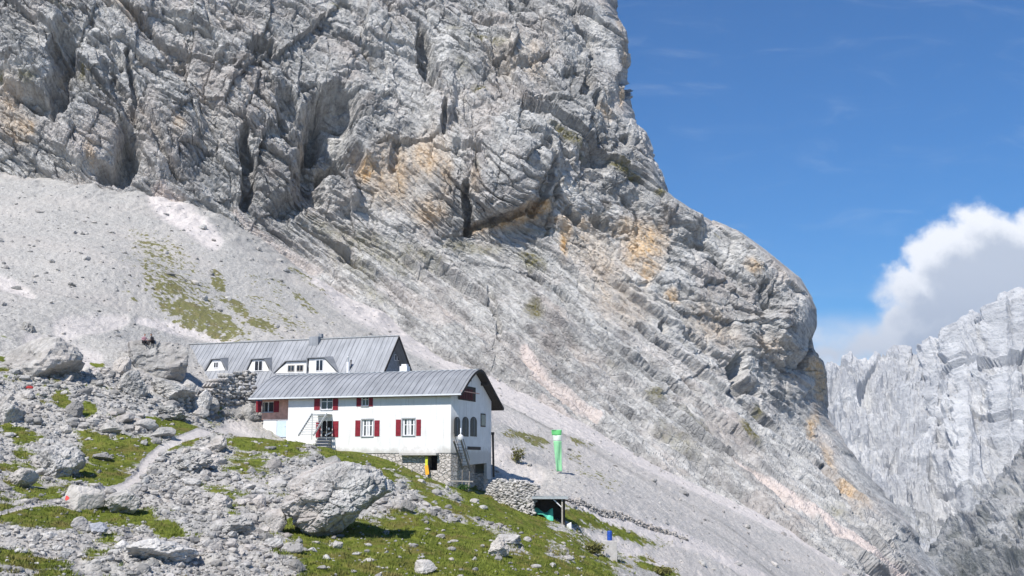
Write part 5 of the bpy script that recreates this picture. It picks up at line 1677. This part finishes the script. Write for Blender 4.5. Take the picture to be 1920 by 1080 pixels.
# tall green banner
FY = 122.0
fb = at(1052, 884, FY)
flag = empty('banner_flag', fb, 0, 'tall bright green banner with a pale band standing on the scree', 'banner')
top = at(1049, 806, FY); hF = top.z - fb.z
mb = MB(); mb.tube((.1, 0, -.4), (.1, 0, hF + .05), .035, 8); mb.tube((.14, 0, hF), (-1.0, 0, hF + .02), .025, 8); mb.build('pole', M_STEEL, flag)


def cloth(t0, t1, name, mat, parent, wid=1.0, ny=26):
    bm = bmesh.new(); rows = []
    for j in range(ny + 1):
        t = t0 + (t1 - t0) * j / ny
        z = hF * (1 - t)
        xl = -.92 * wid + .42 * t ** 1.1; xr = .10 + .10 * math.sin(t * 7) * t * .5
        row = []
        for i in range(9):
            u = i / 8
            row.append(bm.verts.new((xl + (xr - xl) * u, .10 * math.sin(u * 6 + t * 5) + .06 * math.sin(u * 11 - t * 3) * t, z)))
        rows.append(row)
    for a, b in zip(rows[:-1], rows[1:]):
        for i in range(8):
            bm.faces.new((a[i], a[i + 1], b[i + 1], b[i]))
    me = bpy.data.meshes.new(name); bm.to_mesh(me); bm.free()
    me.polygons.foreach_set('use_smooth', [True] * len(me.polygons))
    o = bpy.data.objects.new(name, me); COL.objects.link(o); o.parent = parent; me.materials.append(mat)
    md = o.modifiers.new('thickness', 'SOLIDIFY'); md.thickness = .012
    return o


M_GREENF = simple('bright_green_cloth', (.13, .50, .17), .8, .10, 2)
M_GREENF2 = simple('mint_cloth', (.24, .53, .29), .8, .10, 2)
bn = cloth(.27, 1.0, 'banner', M_GREENF2, flag)
cloth(.0, .13, 'top_panel', M_GREENF, bn, 1.12, 5)
cloth(.132, .268, 'pale_band', simple('pale_green_cloth', (.58, .66, .58), .8, .08, 2), bn, 1.0, 6)

# blue barrel on a concrete block
cb, _ = ground_hit(1140, 1046)
cb = Vector(cb[0]); CYb = cb.y
t0 = at(1128, 1014, CYb); t1 = at(1157, 1014, CYb)
mb = MB(); mb.box(t0.x, t1.x, CYb, CYb + 1.2, cb.z - .6, t0.z); o = mb.build('concrete_block', M_CONC, bevel=.04)
tag(o, 'pale concrete block below the track with a blue barrel on top', 'concrete block')
bx0, bx1 = at(1138.5, 1014, CYb + .4).x, at(1148, 1014, CYb + .4).x
hB = at(1143, 996, CYb + .4).z - t0.z
mb = MB(); rB = (bx1 - bx0) / 2; cx_ = (bx0 + bx1) / 2
zz_ = [0, .06, .3, .33, .36, .64, .67, .7, .94, 1.0]; rad = [.9, 1, 1, 1.07, 1, 1, 1.07, 1, 1, .88]
for a, b, ra, rb in zip(zz_[:-1], zz_[1:], rad[:-1], rad[1:]):
    mb.tube((cx_, CYb + .45, t0.z + hB * a), (cx_, CYb + .45, t0.z + hB * b), rB * ra, 18, rB * rb)
M_BBLUE = simple('blue_plastic', (.015, .07, .36), .4, .1, 4)
o = mb.build('barrel', M_BBLUE, smooth_shade=False); tag(o, 'upright blue plastic barrel on the concrete block', 'barrel')
mb = MB(); mb.tube((cx_, CYb + .45, t0.z + hB), (cx_, CYb + .45, t0.z + hB + .04), rB * .8, 18); mb.build('lid', M_BBLUE, o)

# yellow and orange board in the cellar opening
q0 = C0 + EX * O[0] - EY * .35
mb = MB()
a0, a1 = fac(798, 890, -.4), fac(797, 856, -.15)
mid = ((a0[0] + a1[0]) / 2 + .12, (a0[1] + a1[1]) / 2)
mb.bar((a0[0] + .2, -.42, a0[1]), (mid[0], -.3, mid[1]), .36, .06, (0, 1, 0)); lo_ = mb.build('leaning_board', simple('orange_paint', (.72, .34, .02), .6, .1, 3), None, None)
mb = MB(); mb.bar((mid[0], -.3, mid[1] + .003), (a1[0] + .18, -.18, a1[1]), .26, .06, (0, 1, 0)); up2 = mb.build('upper_end', simple('yellow_green_paint', (.50, .52, .03), .6, .1, 3), lo_)
lo_.location = C0; lo_.rotation_euler = (0, 0, -ALPHA)
tag(lo_, 'narrow orange and yellow board leaning at the open cellar of the hut', 'board')

# wooden hitching rail by the gable
rY = 101.0
g_, _ = ground_hit(876, 922); rY = g_[0][1]
ra = at(843, 901.5, rY); rb = at(887, 903, rY)
rail = empty('hitching_rail', Vector((ra.x, rY, g_[0][2])), 0, 'short grey wooden rail on posts below the gable of the front hut', 'rail')
bz = ra.z - g_[0][2]; L_ = rb.x - ra.x
mb = MB(); mb.bar((0, 0, bz), (L_, 0, bz + rb.z - ra.z), .10); mb.build('top_rail', M_TIMBER, rail)
for q in (.70, .80, .03):
    mb = MB(); mb.bar((L_ * q, .03, -.5), (L_ * q, .03, bz - .05), .09); mb.build('post', M_TIMBER, rail)


# plants: sprays of small leaves
def plant(px, pyb, w_, h_, seed, mat, name, label, nleaf=260, leaf=.09, Y=None):
    if Y is None:
        g, _ = ground_hit(px, pyb); g = g[0]
    else:
        g = np.array(at(px, pyb, Y))
    k_ = g[1] / F; W_, H_ = w_ * k_, h_ * k_
    rr = np.random.default_rng(seed)
    root = empty(name, Vector(g), 0, label, 'plant')
    mb = MB()
    stems = [(rr.uniform(-.4, .4) * W_, rr.uniform(-.3, .3) * W_, H_ * rr.uniform(.6, 1)) for _ in range(9)]
    for s in stems:
        mb.tube((s[0] * .2, s[1] * .2, -.05), s, .02, 5, .008)
    mb.build('stems', M_DWOOD, root)
    mb = MB()
    for _ in range(nleaf):
        s = stems[int(rr.integers(9))]; t = rr.uniform(.25, 1.05)
        c_ = Vector((s[0] * (.2 + .8 * t), s[1] * (.2 + .8 * t), s[2] * t)) + Vector(rr.normal(size=3) * np.array([W_ * .13, W_ * .13, H_ * .10]))
        a = Vector(rr.normal(size=3)).normalized(); b = a.orthogonal().normalized()
        l_ = leaf * rr.uniform(.6, 1.4)
        mb.poly([c_ - a * l_, c_ + b * l_ * .45, c_ + a * l_, c_ - b * l_ * .45])
    mb.build('foliage', mat, root)
    return root


M_LEAF1 = simple('olive_leaves', (.12, .115, .03), .8, .4, 5); M_LEAF2 = simple('deep_green_leaves', (.035, .085, .012), .8, .4, 5)
plant(970, 872, 26, 30, 1, M_LEAF1, 'bush', 'sparse olive bush on the pale scree right of the hut gable', 380, .13)
plant(743, 854, 16, 16, 2, M_LEAF2, 'bush', 'small green tuft at the foot of the hut wall beside the concrete canopy', 240, .09)
plant(1112, 1038, 36, 18, 3, M_LEAF1, 'bush', 'low olive shrub on the slope edge left of the concrete block', 520, .12)
plant(868, 920, 24, 10, 4, M_LEAF2, 'bush', 'low green weeds under the wooden rail by the gable', 260, .09)
plant(1240, 1078, 46, 13, 5, M_LEAF1, 'bush', 'spreading olive plants on the scree at the bottom right of the track', 420, .14)
plant(800, 845, 8, 6, 6, M_LEAF1, 'bush', 'tiny weeds growing on the ledge of the concrete canopy', 60, .06, Y=103.6) if False else None

# things left among the rocks at the left edge
g_, _ = ground_hit(56, 732); g_ = Vector(g_[0])
mb = MB(); mb.prism([(-.38, 0, 0), (.40, 0, 0), (.46, 0, .16), (.28, 0, .34), (-.22, 0, .36), (-.44, 0, .18)], (0, .35, 0))
bag = mb.build('duffel_bag', simple('red_nylon', (.36, .03, .03), .6, .2, 6), None, g_ + Vector((0, -.15, .12)), bevel=.08); bag.scale = (.7, .7, .7); tag(bag, 'small red bag lying among the rocks at the left edge', 'bag')
mb = MB(); mb.bar((-.2, .17, .37), (.2, .17, .37), .05, .05); mb.build('handle', M_DWOOD, bag)

# two hikers sitting on the broad boulder
def skin_body(name, joints, edges, mat, parent, root=0):
    me = bpy.data.meshes.new(name)
    me.from_pydata([j[:3] for j in joints], edges, [])
    o = bpy.data.objects.new(name, me); COL.objects.link(o)
    if parent: o.parent = parent
    md = o.modifiers.new('skin', 'SKIN'); md.use_smooth_shade = True
    if not me.skin_vertices: me.skin_vertices.new() if hasattr(me.skin_vertices, 'new') else None
    for k, sv in enumerate(me.skin_vertices[0].data):
        r = joints[k][3]; sv.radius = (r, r); sv.use_root = (k == root)
    sb_ = o.modifiers.new('subsurf', 'SUBSURF'); sb_.levels = 1; sb_.render_levels = 2
    me.materials.append(mat)
    return o


M_SKIN = simple('skin', (.48, .28, .2), .6, .06, 10)


def hiker(px, py, turn, shirt, trousers, hair, label, lean=.15, scale=1.0):
    g, _ = ground_hit(px, py)
    # seat on the built boulder: drop a ray from above
    d = Vector(ray(px, py)); best = None
    dg_ = bpy.context.evaluated_depsgraph_get(); dg_.update()
    ok_, loc, no_, idx, ob, mt = scene.ray_cast(dg_, Vector((0, 0, 0)), d)
    base = loc if ok_ else Vector(g[0])
    root = empty('person', base, turn, label, 'person')
    root.scale = (scale,) * 3
    s = lambda y: -lean * y
    J = [(0, 0, .12, .14), (0, -.02 + s(.2), .32, .13), (0, s(.45), .50, .145), (0, s(.6), .60, .07), (0, s(.62) - .02, .68, .055),
         (.2, s(.5), .54, .06), (.27, -.12, .32, .045), (.17, -.34, .26, .034), (-.2, s(.5), .54, .06), (-.27, -.12, .32, .045), (-.17, -.34, .26, .034)]
    E_ = [(0, 1), (1, 2), (2, 3), (3, 4), (2, 5), (5, 6), (6, 7), (2, 8), (8, 9), (9, 10)]
    body = skin_body('shirt', J, E_, shirt, root)
    Lg = [(0, 0, .11, .15)]
    El = []
    for sx in (1, -1):
        k = len(Lg)
        Lg += [(.10 * sx, -.06, .10, .105), (.13 * sx, -.44, .20, .075), (.13 * sx, -.52, -.20, .05), (.13 * sx, -.66, -.22, .05)]
        El += [(0, k), (k, k + 1), (k + 1, k + 2), (k + 2, k + 3)]
    skin_body('trousers', Lg, El, trousers, root)
    # head with face, hair and hands
    v, f = ICO[3]
    h = v.copy(); h[:, 0] *= .078; h[:, 1] *= .098; h[:, 2] *= .118
    front = (v[:, 1] < -.55)
    nose = np.exp(-((v[:, 0] / .16) ** 2 + ((v[:, 2] + .1) / .22) ** 2)) * front; h[:, 1] -= .022 * nose
    eye = (np.exp(-(((np.abs(v[:, 0]) - .38) / .13) ** 2 + ((v[:, 2] - .08) / .1) ** 2))) * front; h[:, 1] += .012 * eye
    mth = np.exp(-((v[:, 0] / .3) ** 2 + ((v[:, 2] + .5) / .07) ** 2)) * front; h[:, 1] += .006 * mth
    ear = np.exp(-((v[:, 1] / .16) ** 2 + (v[:, 2] / .2) ** 2)) * (np.abs(v[:, 0]) > .8); h[:, 0] += np.sign(v[:, 0]) * .018 * ear
    hd = np_mesh('head', h, f, M_SKIN); hd.parent = root; hd.location = (0, s(.75) - .04, .80)
    hv = v * np.array([.086, .106, .125]) ; hv[:, 1] += .012; hv[:, 2] += .016
    keepf = [q for q in f if (v[q].mean(0)[2] > .25 or v[q].mean(0)[1] > .25)]
    hr = np_mesh('hair', hv, np.array(keepf), hair); hr.parent = hd
    for sx in (1, -1):
        J2 = [(0, 0, 0, .024), (0, -.04, -.005, .03), (-.01 * sx, -.085, -.012, .026)]
        E2 = [(0, 1), (1, 2)]
        for q, (ox, ln) in enumerate(((-.027, .06), (-.009, .072), (.009, .068), (.026, .05))):
            k = len(J2); J2 += [(ox, -.11, -.016, .009), (ox * 1.1, -.11 - ln * .5, -.026, .008), (ox * 1.1, -.11 - ln, -.05, .007)]
            E2 += [(2, k), (k, k + 1), (k + 1, k + 2)]
        k = len(J2); J2 += [(-.04 * sx, -.06, -.02, .011), (-.055 * sx, -.095, -.035, .009)]; E2 += [(1, k), (k, k + 1)]
        hn = skin_body('hand', J2, E2, M_SKIN, root); hn.location = (.17 * sx, -.34, .26)
    return root


M_TROU = simple('black_trousers', (.014, .012, .016), .85, .2, 8)
hiker(270, 643, math.radians(35), simple('faded_pink_shirt', (.44, .24, .27), .85, .15, 6), M_TROU, simple('brown_hair', (.06, .035, .02), .7, .2, 20),
      'person in a faded pink top and black trousers sitting on the broad boulder', scale=1.05)
hiker(287, 643, math.radians(-40), simple('black_jacket', (.016, .015, .02), .8, .2, 6), M_TROU, simple('dark_hair', (.02, .015, .012), .7, .2, 20),
      'person all in black sitting on the broad boulder, right of the pink one', lean=.3, scale=1.05)
# ------------------------------------------------------------------ air
bm = bmesh.new(); bmesh.ops.create_cube(bm, size=1)
me = bpy.data.meshes.new('haze'); bm.to_mesh(me); bm.free()
hz = bpy.data.objects.new('haze', me); COL.objects.link(hz)
hz.scale = (8100, 6900, 1460); hz.location = (0, 1900, 108)
hm = bpy.data.materials.new('mountain_air'); hm.use_nodes = True
for nd in list(hm.node_tree.nodes):
    if nd.type == 'BSDF_PRINCIPLED': hm.node_tree.nodes.remove(nd)
pv = hm.node_tree.nodes.new('ShaderNodeVolumePrincipled')
pv.inputs['Color'].default_value = (.86, .91, 1.0, 1); pv.inputs['Density'].default_value = HAZE; pv.inputs['Anisotropy'].default_value = .2
hm.node_tree.links.new(pv.outputs[0], [n for n in hm.node_tree.nodes if n.type == 'OUTPUT_MATERIAL'][0].inputs['Volume'])
me.materials.append(hm)
tag(hz, 'thin bluish air between the hut and the far mountain', 'haze', kind='stuff')
